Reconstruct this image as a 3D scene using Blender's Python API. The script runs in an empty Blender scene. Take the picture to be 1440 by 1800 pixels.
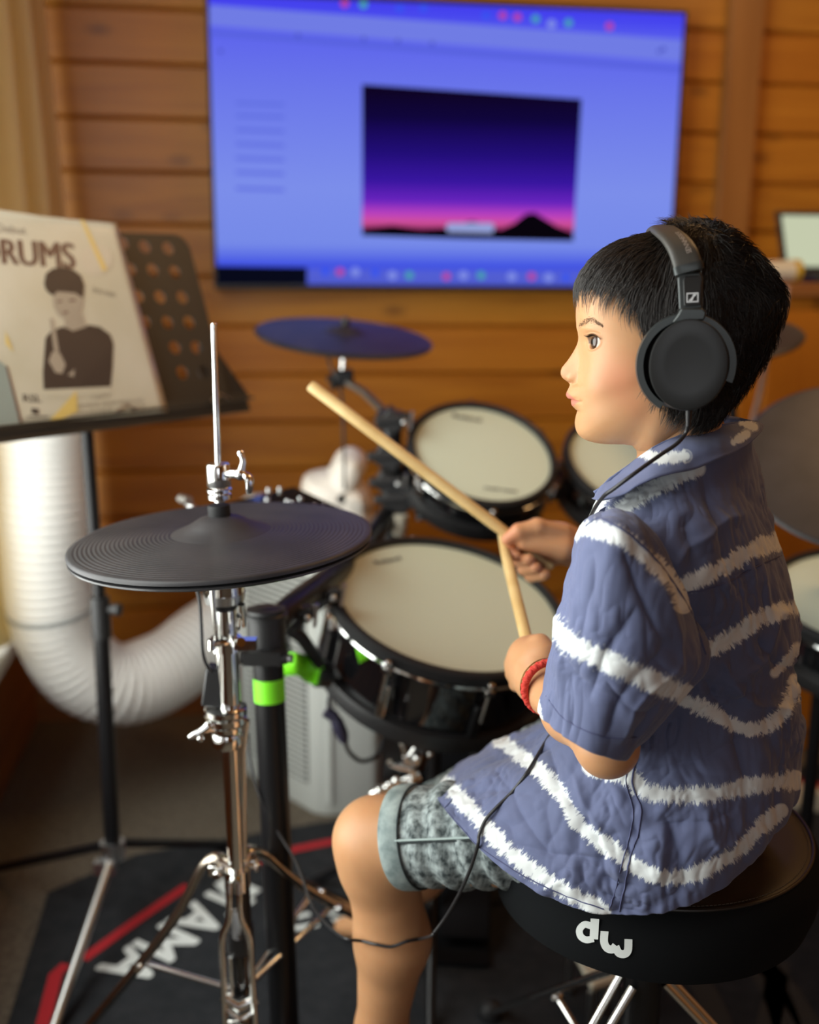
import bpy, bmesh, math, random
import numpy as np
from mathutils import Matrix, Vector
random.seed(7)
rng = np.random.default_rng(7)
C = bpy.context.scene.collection
scene = bpy.context.scene

# ---------------------------------------------------------------- camera, world, light
F = 1900.0                       # focal length in pixels of the 1440 wide frame
TH = math.radians(13.0)          # the camera looks 13 degrees down
ROLL = math.radians(0.5)
H = 1.15                         # camera height
YAW = math.radians(8.0)          # the camera is turned 8 degrees from the back wall's normal
RZ = Matrix.Rotation(-YAW, 4, 'Z')

cam_data = bpy.data.cameras.new('camera')
cam = bpy.data.objects.new('camera', cam_data)
C.objects.link(cam)
cam_data.sensor_fit = 'HORIZONTAL'
cam_data.sensor_width = 36.0
cam_data.lens = 36.0 * F / 1440.0
cam_data.clip_start = 0.02
cam.matrix_world = RZ @ Matrix.Translation((0, 0, H)) @ Matrix.Rotation(math.pi / 2 - TH, 4, 'X') @ Matrix.Rotation(ROLL, 4, 'Z')
cam_data.dof.use_dof = True
cam_data.dof.focus_distance = 1.06
cam_data.dof.aperture_fstop = 2.8
scene.camera = cam

scene.view_settings.view_transform = 'Standard'
scene.view_settings.look = 'None'
scene.view_settings.exposure = 0.0
scene.view_settings.gamma = 1.0
scene.view_settings.use_curve_mapping = False
try:
    scene.cycles.use_denoising = True
    scene.cycles.max_bounces = 8
    scene.cycles.transparent_max_bounces = 12
    scene.cycles.caustics_reflective = False
    scene.cycles.caustics_refractive = False
    scene.cycles.sample_clamp_indirect = 4.0
except Exception:
    pass

world = bpy.data.worlds.new('world')
scene.world = world
world.use_nodes = True
world.node_tree.nodes['Background'].inputs[0].default_value = (0.95, 0.95, 0.95, 1)
world.node_tree.nodes['Background'].inputs[1].default_value = 0.5

def RV(X, Y, Z):
    """room coordinates -> view coordinates (the camera's own heading along +y)"""
    c, s = math.cos(YAW), math.sin(YAW)
    return np.array([X * c - Y * s, X * s + Y * c, Z])

def area(name, loc_room, aim_room, sx, sy, power, col):
    d = bpy.data.lights.new(name, 'AREA')
    d.shape = 'RECTANGLE'; d.size = sx; d.size_y = sy
    d.energy = power; d.color = col
    o = bpy.data.objects.new(name, d); C.objects.link(o)
    o.location = loc_room
    v = Vector(aim_room) - Vector(loc_room)
    o.rotation_euler = v.to_track_quat('-Z', 'Z').to_euler()
    return o
# daylight standing in the long window on the left, and a cool fill added behind the camera
area('daylight_window', (-0.80, 1.15, 1.22), (1.0, 1.20, 0.85), 2.75, 1.45, 92, (0.97, 1.0, 0.95))
area('fill_near', (-0.10, -2.25, 1.5), (0.2, 1.0, 0.9), 0.8, 1.2, 7, (0.90, 0.95, 1.0))
area('warm_fill', (1.3, 1.7, 2.24), (1.0, 1.7, 0.0), 0.5, 0.5, 8, (1.0, 0.58, 0.25))  # added warm fill for the shaded side, no lamp fitting there

# ---------------------------------------------------------------- projection helpers
def ray(u, v):
    X = u - 720.0; Y = v - 900.0
    cx = X * math.cos(ROLL) + Y * math.sin(ROLL)
    cy = -X * math.sin(ROLL) + Y * math.cos(ROLL)
    cx /= F; cy = -cy / F
    return np.array([cx, math.cos(TH) + cy * math.sin(TH), -math.sin(TH) + cy * math.cos(TH)])
CAM = np.array([0, 0, H])
def W(u, v, y):
    d = ray(u, v); return CAM + d * (y / d[1])
def Wz(u, v, z):
    d = ray(u, v); return CAM + d * ((z - H) / d[2])
def Wp(u, v, p0, n):
    d = ray(u, v); return CAM + d * (np.dot(np.asarray(p0) - CAM, n) / np.dot(d, n))
def proj(p):
    p = np.atleast_2d(np.asarray(p, float)); x, y, z = p[:, 0], p[:, 1], p[:, 2] - H
    d = y * math.cos(TH) - z * math.sin(TH); up = y * math.sin(TH) + z * math.cos(TH)
    cx = F * x / d; cy = -F * up / d
    return np.stack([720 + cx * math.cos(ROLL) - cy * math.sin(ROLL), 900 + cx * math.sin(ROLL) + cy * math.cos(ROLL), d], 1)
def wall_pt(u, v, Y):
    """point on the plane room-Y = Y seen at pixel (u, v), returned as room (X, Z)"""
    d = ray(u, v); c, s = math.cos(YAW), math.sin(YAW)
    p = CAM + d * (Y / (-d[0] * s + d[1] * c))
    return p[0] * c + p[1] * s, p[2]

# ---------------------------------------------------------------- noise (vectorised)
def _hash(ix, iy, iz, seed):
    h = (ix * 374761393 + iy * 668265263 + iz * 2147483647 + seed * 974634777) & 0xffffffff
    h = ((h ^ (h >> 13)) * 1274126177) & 0xffffffff
    h = h ^ (h >> 16)
    return (h & 0xffff) / 65535.0
def vnoise(p, seed=0):
    p = np.asarray(p, float)
    i = np.floor(p).astype(np.int64); f = p - i
    f = f * f * f * (f * (f * 6 - 15) + 10)
    r = 0
    for dx in (0, 1):
        for dy in (0, 1):
            for dz in (0, 1):
                w = (f[..., 0] if dx else 1 - f[..., 0]) * (f[..., 1] if dy else 1 - f[..., 1]) * (f[..., 2] if dz else 1 - f[..., 2])
                r = r + w * _hash(i[..., 0] + dx, i[..., 1] + dy, i[..., 2] + dz, seed)
    return r * 2 - 1
def fbm(p, oct=4, seed=0):
    r = 0; a = 1.0; s = 0
    for k in range(oct):
        r = r + a * vnoise(np.asarray(p) * 2 ** k, seed + k); s += a; a *= .5
    return r / s
def sstep(a, b, x):
    t = np.clip((x - a) / (b - a), 0, 1); return t * t * (3 - 2 * t)

# ---------------------------------------------------------------- materials
def mat(name, col, rough=0.5, metal=0.0, spec=0.5, emit=None, estr=0.0, coat=0.0, sss=0.0, bump=None, var=None, alpha=1.0):
    m = bpy.data.materials.new(name); m.use_nodes = True
    nt = m.node_tree; b = nt.nodes['Principled BSDF']
    b.inputs['Base Color'].default_value = (*col, 1)
    b.inputs['Roughness'].default_value = rough
    b.inputs['Metallic'].default_value = metal
    b.inputs['Specular IOR Level'].default_value = spec
    b.inputs['Coat Weight'].default_value = coat
    b.inputs['Alpha'].default_value = alpha
    if emit is not None:
        b.inputs['Emission Color'].default_value = (*emit, 1)
        b.inputs['Emission Strength'].default_value = estr
    if sss:
        b.inputs['Subsurface Weight'].default_value = sss
        b.inputs['Subsurface Radius'].default_value = (0.012, 0.005, 0.003)
        b.inputs['Subsurface Scale'].default_value = 1.0
    tc = nt.nodes.new('ShaderNodeTexCoord')
    if var:      # (scale, second colour, amount)
        n = nt.nodes.new('ShaderNodeTexNoise'); n.inputs['Scale'].default_value = var[0]; n.inputs['Detail'].default_value = 5
        nt.links.new(tc.outputs['Object'], n.inputs['Vector'])
        r = nt.nodes.new('ShaderNodeValToRGB'); r.color_ramp.elements[0].position = .35; r.color_ramp.elements[1].position = .7
        r.color_ramp.elements[0].color = (*col, 1); r.color_ramp.elements[1].color = (*var[1], 1)
        nt.links.new(n.outputs['Fac'], r.inputs['Fac']); nt.links.new(r.outputs['Color'], b.inputs['Base Color'])
    if bump:     # (scale, strength, distance)
        n = nt.nodes.new('ShaderNodeTexNoise'); n.inputs['Scale'].default_value = bump[0]; n.inputs['Detail'].default_value = 4
        nt.links.new(tc.outputs['Object'], n.inputs['Vector'])
        bp = nt.nodes.new('ShaderNodeBump'); bp.inputs['Strength'].default_value = bump[1]; bp.inputs['Distance'].default_value = bump[2]
        nt.links.new(n.outputs['Fac'], bp.inputs['Height']); nt.links.new(bp.outputs['Normal'], b.inputs['Normal'])
    return m

M = {}
M['chrome'] = mat('chrome', (0.78, 0.78, 0.76), 0.10, 1.0, bump=(60, .03, .002))
M['steel'] = mat('satin_steel', (0.55, 0.56, 0.56), 0.3, 1.0)
M['black_rubber'] = mat('black_rubber', (0.011, 0.011, 0.012), 0.6, spec=.35, bump=(900, .15, .0006))
M['cymbal'] = mat('cymbal_rubber', (0.020, 0.020, 0.023), 0.46, spec=.45, bump=(1200, .12, .0004), var=(18, (0.034, 0.031, 0.034), 1))
M['black_gloss'] = mat('black_gloss_shell', (0.006, 0.006, 0.007), 0.06, coat=1.0)
M['black_metal'] = mat('black_powder_metal', (0.007, 0.007, 0.008), 0.34, spec=.35)
M['black_plastic'] = mat('black_plastic', (0.016, 0.016, 0.017), 0.42, bump=(500, .1, .0005))
M['mesh_head'] = mat('mesh_drum_head', (0.61, 0.69, 0.56), 0.55, bump=(1400, .2, .0003))
M['hickory'] = mat('hickory', (0.60, 0.40, 0.16), 0.42, var=(30, (0.72, 0.52, 0.24), 1))
M['print_ink'] = mat('faded_print_ink', (0.10, 0.10, 0.09), 0.6)
M['tape'] = mat('green_tape', (0.22, 0.85, 0.02), 0.45)
M['white_plastic'] = mat('white_plastic', (0.62, 0.65, 0.62), 0.4, bump=(200, .05, .001))
M['chrome_dark'] = mat('reflection_tinted_chrome', (0.42, 0.36, 0.30), 0.22, 1.0)  # darker brown tint paints in the wood that the chrome legs reflect
M['duct'] = mat('duct_plastic', (0.84, 0.83, 0.80), 0.5, bump=(80, .1, .002))
M['bag'] = mat('white_bag_film', (0.80, 0.74, 0.66), 0.4, bump=(25, .4, .01))
M['cable'] = mat('black_cable', (0.02, 0.02, 0.022), 0.4)
M['cream'] = mat('cream_panel', (0.62, 0.58, 0.46), 0.5, bump=(120, .1, .001))
M['white_print'] = mat('white_print', (0.72, 0.76, 0.74), 0.5, bump=(600, .1, .0003))
M['rug_red'] = mat('rug_red_line', (0.42, 0.012, 0.02), 0.9)
M['silver'] = mat('silver_print', (0.6, 0.6, 0.58), 0.35, 0.6)

# ---------------------------------------------------------------- mesh building
BASE = {}
class MB:
    def __init__(s): s.v = []; s.f = []; s.n = 0; s.attr = {}; s.mi = []
    def add(s, verts, faces, mi=0):
        verts = np.asarray(verts, float)
        s.v.append(verts)
        for f in faces: s.f.append(tuple(int(i) + s.n for i in f)); s.mi.append(mi)
        s.n += len(verts); return s
    def grid(s, P, cu=False, cv=False, mi=0, flip=False):
        P = np.asarray(P, float); n, m = P.shape[:2]
        idx = np.arange(n * m).reshape(n, m)
        A = idx if not cu else np.vstack([idx, idx[:1]])
        if cv: A = np.hstack([A, A[:, :1]])
        q = np.stack([A[:-1, :-1], A[:-1, 1:], A[1:, 1:], A[1:, :-1]], -1).reshape(-1, 4)
        if flip: q = q[:, ::-1]
        s.v.append(P.reshape(-1, 3)); q = q + s.n
        s.f.extend(map(tuple, q.tolist())); s.mi.extend([mi] * len(q)); s.n += n * m
        return s
    def tube(s, path, r, seg=12, cap=True, mi=0, closed=False, flat=None):
        path = np.asarray(path, float); k = len(path)
        r = np.full(k, r) if np.isscalar(r) else np.asarray(r, float)
        if closed: T = np.roll(path, -1, 0) - np.roll(path, 1, 0)
        else: T = np.gradient(path, axis=0)
        T = T / (np.linalg.norm(T, axis=1)[:, None] + 1e-12)
        up = np.array([0, 0, 1.0]) if abs(T[0][2]) < .9 else np.array([1.0, 0, 0])
        u = np.cross(T[0], up); u /= np.linalg.norm(u); U = [u]
        for i in range(1, k):
            u = U[-1] - T[i] * np.dot(U[-1], T[i]); u /= np.linalg.norm(u) + 1e-12; U.append(u)
        U = np.array(U); Vv = np.cross(T, U)
        t = np.linspace(0, 2 * np.pi, seg, endpoint=False)
        fl = (1, 1) if flat is None else flat
        P = path[:, None] + r[:, None, None] * (np.cos(t)[None, :, None] * U[:, None] * fl[0] + np.sin(t)[None, :, None] * Vv[:, None] * fl[1])
        n0 = s.n
        s.grid(P, cu=closed, cv=True, mi=mi)
        if cap and not closed:
            s.f.append(tuple(n0 + i for i in range(seg))[::-1]); s.mi.append(mi)
            s.f.append(tuple(n0 + (k - 1) * seg + i for i in range(seg))); s.mi.append(mi)
        return s
    def lathe(s, prof, c, n=(0, 0, 1), seg=48, mi=0, closed=False):
        """prof: list of (radius, height) turned round the axis n through c"""
        n = np.asarray(n, float); n = n / np.linalg.norm(n)
        a = np.cross(n, [0, 1, 0]) if abs(n[1]) < .9 else np.cross(n, [1, 0, 0]); a /= np.linalg.norm(a); b = np.cross(n, a)
        t = np.linspace(0, 2 * np.pi, seg, endpoint=False)
        prof = np.asarray(prof, float)
        P = np.asarray(c) + prof[:, 0][:, None, None] * (np.cos(t)[None, :, None] * a + np.sin(t)[None, :, None] * b) + prof[:, 1][:, None, None] * n
        return s.grid(P, cu=closed, cv=True, mi=mi)
    def box(s, c, size, R=None, mi=0):
        c = np.asarray(c, float); hx, hy, hz = [k / 2 for k in size]
        v = np.array([[x, y, z] for x in (-hx, hx) for y in (-hy, hy) for z in (-hz, hz)])
        if R is not None: v = v @ np.asarray(R).T
        return s.add(v + c, [(0, 1, 3, 2), (4, 6, 7, 5), (0, 4, 5, 1), (2, 3, 7, 6), (0, 2, 6, 4), (1, 5, 7, 3)], mi)
    def bar(s, a, b, w, t, up=(0, 0, 1), mi=0):
        a = np.asarray(a, float); b = np.asarray(b, float); d = b - a; L = np.linalg.norm(d); d /= L
        u = np.cross(d, up); u /= np.linalg.norm(u); k = np.cross(u, d)
        return s.box((a + b) / 2, (L, w, t), np.stack([d, u, k], 1), mi)
    def prism(s, poly, o, ex, ey, d, mi=0):
        """2-D polygon in the frame (o, ex, ey) given thickness d along ex x ey"""
        ex = np.asarray(ex, float); ey = np.asarray(ey, float); nz = np.cross(ex, ey)
        p = np.asarray(poly, float); A = np.asarray(o) + p[:, :1] * ex + p[:, 1:] * ey; k = len(p)
        B = A + nz * d
        fs = [tuple(range(k))[::-1], tuple(range(k, 2 * k))] + [(i, (i + 1) % k, (i + 1) % k + k, i + k) for i in range(k)]
        return s.add(np.vstack([A, B]), fs, mi)
    def ball(s, c, r, seg=16, mi=0, sc=(1, 1, 1), R=None):
        th = np.linspace(0, np.pi, seg // 2 + 1); ph = np.linspace(0, 2 * np.pi, seg, endpoint=False)
        P = np.stack([np.sin(th)[:, None] * np.cos(ph), np.sin(th)[:, None] * np.sin(ph), np.cos(th)[:, None] * np.ones(seg)], -1) * r * np.asarray(sc)
        if R is not None: P = P @ np.asarray(R).T
        return s.grid(P + np.asarray(c), cv=True, mi=mi)

def to_mesh(name, mb, base, mats, smooth=True, sharp=40):
    me = bpy.data.meshes.new(name)
    V = np.vstack(mb.v) - np.asarray(base)
    me.from_pydata(V.tolist(), [], mb.f)
    for m_ in (mats if isinstance(mats, (list, tuple)) else [mats]): me.materials.append(m_)
    if isinstance(mats, (list, tuple)) and len(mats) > 1:
        me.polygons.foreach_set('material_index', np.array(mb.mi, dtype=np.int32))
    me.polygons.foreach_set('use_smooth', [bool(smooth)] * len(me.polygons))
    for k, a in mb.attr.items():
        at = me.attributes.new(k, 'FLOAT', 'POINT'); at.data.foreach_set('value', np.asarray(a, dtype=np.float32))
    me.validate(); me.update()
    if smooth and sharp: me.set_sharp_from_angle(angle=math.radians(sharp))
    return me
def bevel(o, w, seg=2):
    b = o.modifiers.new('bevel', 'BEVEL'); b.width = w; b.segments = seg; b.limit_method = 'ANGLE'; b.angle_limit = math.radians(40)
    return o
def solid(o, t, off=0):
    b = o.modifiers.new('solid', 'SOLIDIFY'); b.thickness = t; b.offset = off; return o
def props(o, label, cat, group=None):
    o['label'] = label; o['category'] = cat
    if group: o['group'] = group
def thing(name, base, label, cat, group=None):
    o = bpy.data.objects.new(name, None); C.objects.link(o); o.empty_display_size = .05
    o.matrix_world = RZ @ Matrix.Translation(tuple(base)); props(o, label, cat, group)
    BASE[o.name] = np.asarray(base, float); return o
def part(name, mb, m, parent, label=None, smooth=True, sharp=40, bv=0):
    base = BASE[parent.name]
    o = bpy.data.objects.new(name, to_mesh(name, mb, base, m, smooth, sharp)); C.objects.link(o)
    o.parent = parent; BASE[o.name] = base
    if label: o['label'] = label
    if bv: bevel(o, bv)
    return o
def single(name, mb, m, base, label, cat, group=None, smooth=True, sharp=40, bv=0):
    o = bpy.data.objects.new(name, to_mesh(name, mb, base, m, smooth, sharp)); C.objects.link(o)
    o.matrix_world = RZ @ Matrix.Translation(tuple(base)); props(o, label, cat, group)
    BASE[o.name] = np.asarray(base, float)
    if bv: bevel(o, bv)
    return o
def struct(name, mb, m, parent=None, smooth=False, bv=0):
    if parent is not None: return part(name, mb, m, parent, smooth=smooth, bv=bv)
    o = bpy.data.objects.new(name, to_mesh(name, mb, (0, 0, 0), m, smooth)); C.objects.link(o)
    o.matrix_world = RZ.copy(); o['kind'] = 'structure'; BASE[o.name] = np.zeros(3)
    if bv: bevel(o, bv)
    return o
def catmull(P, n):
    """resample the rows of control points P (k, ...) to n rows with a Catmull-Rom spline"""
    P = np.asarray(P, float); k = len(P)
    t = np.linspace(0, k - 1, n); i = np.clip(t.astype(int), 0, k - 2); f = t - i
    f = f.reshape((-1,) + (1,) * (P.ndim - 1))
    g = lambda j: P[np.clip(j, 0, k - 1)]
    p0 = g(i - 1); p1 = g(i); p2 = g(i + 1); p3 = g(i + 2)
    p0 = np.where((i == 0).reshape(f.shape), 2 * p1 - p2, p0); p3 = np.where((i == k - 2).reshape(f.shape), 2 * p2 - p1, p3)
    return .5 * (2 * p1 + (p2 - p0) * f + (2 * p0 - 5 * p1 + 4 * p2 - p3) * f ** 2 + (3 * p1 - p0 - 3 * p2 + p3) * f ** 3)
def spath(pts, n=40): return catmull([W(*p) for p in pts], n)
def cyl(mb, a, b, r0, r1=None, seg=20, mi=0):
    r1 = r0 if r1 is None else r1
    return mb.tube([a, b], [r0, r1], seg, mi=mi)
def text_mesh(txt, size):
    """flat filled outline of a word: vertices (n,2), faces"""
    cu = bpy.data.curves.new('t', 'FONT'); cu.body = txt; cu.size = size; cu.resolution_u = 3
    o = bpy.data.objects.new('t', cu); C.objects.link(o)
    dg = bpy.context.evaluated_depsgraph_get(); dg.update()
    me = bpy.data.meshes.new_from_object(o.evaluated_get(dg))
    v = np.array([tuple(p.co)[:2] for p in me.vertices]); f = [tuple(p.vertices) for p in me.polygons]
    bpy.data.objects.remove(o); bpy.data.curves.remove(cu); bpy.data.meshes.remove(me)
    return v, f
def letters(mb, txt, o, ex, ey, height, width=None, lift=.0004, mi=0, bold=0):
    v, f = text_mesh(txt, 1.0)
    lo, hi = v.min(0), v.max(0); v = (v - lo) / (hi - lo)[1] * height
    if width: v[:, 0] *= width / v[:, 0].max()
    ex = np.asarray(ex, float); ey = np.asarray(ey, float); n = np.cross(ex, ey)
    offs = [(0, 0)] if not bold else [(0, 0), (bold, 0), (0, bold), (bold, bold), (-bold, 0), (0, -bold), (-bold, -bold)]
    for k, (dx, dy) in enumerate(offs):
        mb.add(np.asarray(o) + (v[:, :1] + dx) * ex + (v[:, 1:] + dy) * ey + n * (lift + k * 2e-5), f, mi)
    return mb
# ================================================================ the room
YB = 2.70; XL = -0.60; XR = 2.3; YF = -2.3; ZC = 2.3
def wood_mat(name, c0, c1, c2, plank, axis='x', seed=0.0, z0=0.0, rough=.42):
    m = bpy.data.materials.new(name); m.use_nodes = True
    nt = m.node_tree; b = nt.nodes['Principled BSDF']; N = nt.nodes.new; L = nt.links.new
    tc = N('ShaderNodeTexCoord'); sp = N('ShaderNodeSeparateXYZ')
    mp = N('ShaderNodeMapping'); mp.inputs['Rotation'].default_value = (0, 0, -YAW)   # back to the room's own axes
    L(tc.outputs['Object'], mp.inputs['Vector']); L(mp.outputs['Vector'], sp.inputs[0])
    long_ = {'x': 'X', 'y': 'Y', 'z': 'Z'}[axis]; across = 'Z' if axis != 'z' else 'X'
    d = N('ShaderNodeMath'); d.operation = 'ADD'; d.inputs[1].default_value = -z0; L(sp.outputs[across], d.inputs[0])
    dv = N('ShaderNodeMath'); dv.operation = 'DIVIDE'; dv.inputs[1].default_value = plank; L(d.outputs[0], dv.inputs[0])
    fl = N('ShaderNodeMath'); fl.operation = 'FLOOR'; L(dv.outputs[0], fl.inputs[0])
    wn = N('ShaderNodeTexWhiteNoise'); wn.noise_dimensions = '1D'; ad = N('ShaderNodeMath'); ad.inputs[1].default_value = seed + .37
    L(fl.outputs[0], ad.inputs[0]); L(ad.outputs[0], wn.inputs['W'])
    # grain coordinates: stretched along the plank, shifted plank by plank
    cb = N('ShaderNodeCombineXYZ')
    ml = N('ShaderNodeMath'); ml.operation = 'MULTIPLY'; ml.inputs[1].default_value = 1.6; L(sp.outputs[long_], ml.inputs[0])
    sh = N('ShaderNodeMath'); sh.operation = 'MULTIPLY_ADD'; sh.inputs[1].default_value = 31.0; L(wn.outputs['Value'], sh.inputs[0]); L(ml.outputs[0], sh.inputs[2])
    ma = N('ShaderNodeMath'); ma.operation = 'MULTIPLY'; ma.inputs[1].default_value = 26.0; L(sp.outputs[across], ma.inputs[0])
    L(sh.outputs[0], cb.inputs[0]); L(ma.outputs[0], cb.inputs[1])
    n1 = N('ShaderNodeTexNoise'); n1.inputs['Scale'].default_value = 1.0; n1.inputs['Detail'].default_value = 6; n1.inputs['Distortion'].default_value = 1.2
    L(cb.outputs[0], n1.inputs['Vector'])
    r = N('ShaderNodeValToRGB'); r.color_ramp.elements[0].position = .3; r.color_ramp.elements[0].color = (*c0, 1)
    r.color_ramp.elements[1].position = .72; r.color_ramp.elements[1].color = (*c1, 1)
    L(n1.outputs['Fac'], r.inputs['Fac'])
    mx = N('ShaderNodeMix'); mx.data_type = 'RGBA'; mx.inputs['B'].default_value = (*c2, 1)
    mf = N('ShaderNodeMath'); mf.operation = 'MULTIPLY'; mf.inputs[1].default_value = .6; L(wn.outputs['Value'], mf.inputs[0])
    L(mf.outputs[0], mx.inputs['Factor']); L(r.outputs['Color'], mx.inputs['A'])
    # knots
    c2n = N('ShaderNodeCombineXYZ'); mk = N('ShaderNodeMath'); mk.operation = 'MULTIPLY'; mk.inputs[1].default_value = 9.0
    L(sp.outputs[across], mk.inputs[0]); mk2 = N('ShaderNodeMath'); mk2.operation = 'MULTIPLY'; mk2.inputs[1].default_value = 4.0; L(sp.outputs[long_], mk2.inputs[0])
    L(mk2.outputs[0], c2n.inputs[0]); L(mk.outputs[0], c2n.inputs[1])
    vo = N('ShaderNodeTexVoronoi'); vo.inputs['Scale'].default_value = 1.0; L(c2n.outputs[0], vo.inputs['Vector'])
    kr = N('ShaderNodeValToRGB'); kr.color_ramp.elements[0].position = .03; kr.color_ramp.elements[0].color = (.35, .3, .28, 1)
    kr.color_ramp.elements[1].position = .16; kr.color_ramp.elements[1].color = (1, 1, 1, 1); L(vo.outputs['Distance'], kr.inputs['Fac'])
    mm = N('ShaderNodeMix'); mm.data_type = 'RGBA'; mm.blend_type = 'MULTIPLY'; mm.inputs['Factor'].default_value = .8
    L(mx.outputs['Result'], mm.inputs['A']); L(kr.outputs['Color'], mm.inputs['B'])
    L(mm.outputs['Result'], b.inputs['Base Color']); b.inputs['Roughness'].default_value = rough
    bp = N('ShaderNodeBump'); bp.inputs['Strength'].default_value = .25; bp.inputs['Distance'].default_value = .002
    L(n1.outputs['Fac'], bp.inputs['Height']); L(bp.outputs['Normal'], b.inputs['Normal'])
    return m
PL = 0.118; Z0 = 1.350 - PL * 12
M['pine'] = wood_mat('pine_boards', (0.30, 0.105, 0.008), (0.52, 0.225, 0.022), (0.42, 0.135, 0.010), PL, 'x', 0, Z0)
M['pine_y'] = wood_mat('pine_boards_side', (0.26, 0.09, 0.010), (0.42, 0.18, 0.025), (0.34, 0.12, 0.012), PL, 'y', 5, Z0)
M['pine_z'] = wood_mat('pine_post', (0.22, 0.085, 0.018), (0.33, 0.14, 0.035), (0.30, 0.12, 0.03), 2.0, 'z', 9, 0)
M['dark_trim'] = wood_mat('dark_trim', (0.20, 0.07, 0.020), (0.34, 0.14, 0.035), (0.25, 0.09, 0.025), 2.0, 'y', 9, 0)

def boards(axis, fixed, a0, a1, z0, z1, thick, inward):
    """horizontal tongue-and-groove boards with a real V groove between them, one mesh"""
    mb = MB(); z = Z0
    while z < z1:
        lo, hi = max(z, z0), min(z + PL, z1)
        if hi - lo > .004:
            g = .006
            prof = [(lo, 0), (lo + g, thick), (hi - g, thick), (hi, 0)]
            rows = []
            for zz, t in prof:
                f_ = fixed + inward * t
                rows.append([RV(a, f_, zz) if axis == 'x' else RV(f_, a, zz) for a in (a0, a1)])
            mb.grid(rows)
        z += PL
    return mb
def slab(x0, x1, y0, y1, z0, z1):
    mb = MB(); v = [RV(x, y, z) for x in (x0, x1) for y in (y0, y1) for z in (z0, z1)]
    return mb.add(v, [(0, 1, 3, 2), (4, 6, 7, 5), (0, 4, 5, 1), (2, 3, 7, 6), (0, 2, 6, 4), (1, 5, 7, 3)])
def merge(*mbs):
    r = MB()
    for m_ in mbs:
        r.add(np.vstack(m_.v), m_.f)
    return r
# back wall: boards plus the backing they are nailed to
struct('wall_back', merge(boards('x', YB, XL, XR, 0, ZC, .012, -1), slab(XL - .1, XR + .1, YB, YB + .1, 0, ZC)), M['pine'])
struct('wall_right', merge(boards('y', XR, YF, YB, 0, ZC, .012, -1), slab(XR, XR + .1, YF, YB, 0, ZC)), M['pine_y'])
# wall behind the camera, stopped short: an assumed opening lets outside light in
WX0, WX1 = -0.58, 1.15
DX0, DX1, DZ1 = -1.05, 0.35, 2.28
M['plaster'] = mat('pale_plaster', (0.55, 0.50, 0.42), .8, bump=(60, .1, .002))
struct('wall_front', slab(0.35, XR, YF - .1, YF, 0, ZC), M['pine_y'])
# left wall with a long window
WY0, WY1, WZ0, WZ1 = -0.25, 2.55, 0.38, 1.98
lw = merge(slab(XL - .1, XL, YF, YB, 0, WZ0), slab(XL - .1, XL, YF, YB, WZ1, ZC), slab(XL - .1, XL, WY1, YB, WZ0, WZ1), slab(XL - .1, XL, YF, WY0, WZ0, WZ1))
struct('wall_left', lw, M['pine_y'])
struct('ceiling', slab(XL - .1, XR + .1, YF - .1, YB + .1, ZC, ZC + .1), M['pine_y'])
M['carpet'] = mat('brown_grey_carpet', (0.12, 0.10, 0.078), .95, spec=.1, bump=(600, .6, .004), var=(90, (0.20, 0.17, 0.13), 1))
struct('floor', slab(XL - .1, XR + .1, YF - .1, YB + .1, -.1, 0), M['carpet'])
struct('baseboard_back', slab(XL, XR, YB - .035, YB - .012, 0, .09), M['dark_trim'], bv=.004)
struct('baseboard_left', slab(XL, XL + .022, YF, YB, 0, .30), M['dark_trim'], bv=.004)
# window_1: sill, frame and panes
M['white_paint'] = mat('white_gloss_paint', (0.80, 0.80, 0.76), .35)
M['glass'] = bpy.data.materials.new('window_glass'); M['glass'].use_nodes = True
_nt = M['glass'].node_tree; _nt.nodes.clear()
_o = _nt.nodes.new('ShaderNodeOutputMaterial'); _mx = _nt.nodes.new('ShaderNodeMixShader'); _t = _nt.nodes.new('ShaderNodeBsdfTransparent'); _g = _nt.nodes.new('ShaderNodeBsdfGlossy')
_g.inputs['Roughness'].default_value = .02; _mx.inputs[0].default_value = .06
_nt.links.new(_t.outputs[0], _mx.inputs[1]); _nt.links.new(_g.outputs[0], _mx.inputs[2]); _nt.links.new(_mx.outputs[0], _o.inputs[0])
fr = merge(slab(XL - .08, XL - .03, WY0, WY1, WZ0, WZ0 + .05), slab(XL - .08, XL - .03, WY0, WY1, WZ1 - .05, WZ1))
for yy in np.linspace(WY0, WY1 - .05, 4): fr = merge(fr, slab(XL - .08, XL - .03, yy, yy + .05, WZ0, WZ1))
w1 = struct('window_1', fr, M['white_paint'], bv=.003)
struct('pane', slab(XL - .058, XL - .054, WY0 + .01, WY1 - .01, WZ0 + .01, WZ1 - .01), M['glass'], parent=w1)
struct('window_sill', slab(XL - .09, XL + .085, WY0 - .05, WY1 + .08, WZ0 - .035, WZ0), M['white_paint'], parent=w1, bv=.005)
# the upright post on the right of the back wall
px0, _ = wall_pt(1262, 200, YB); px1, _ = wall_pt(1318, 200, YB)
struct('trim_1', slab(px0, px1, YB - .045, YB - .011, 0, ZC), M['pine_z'], bv=.003)
px2, _ = wall_pt(1330, 200, YB)

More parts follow.
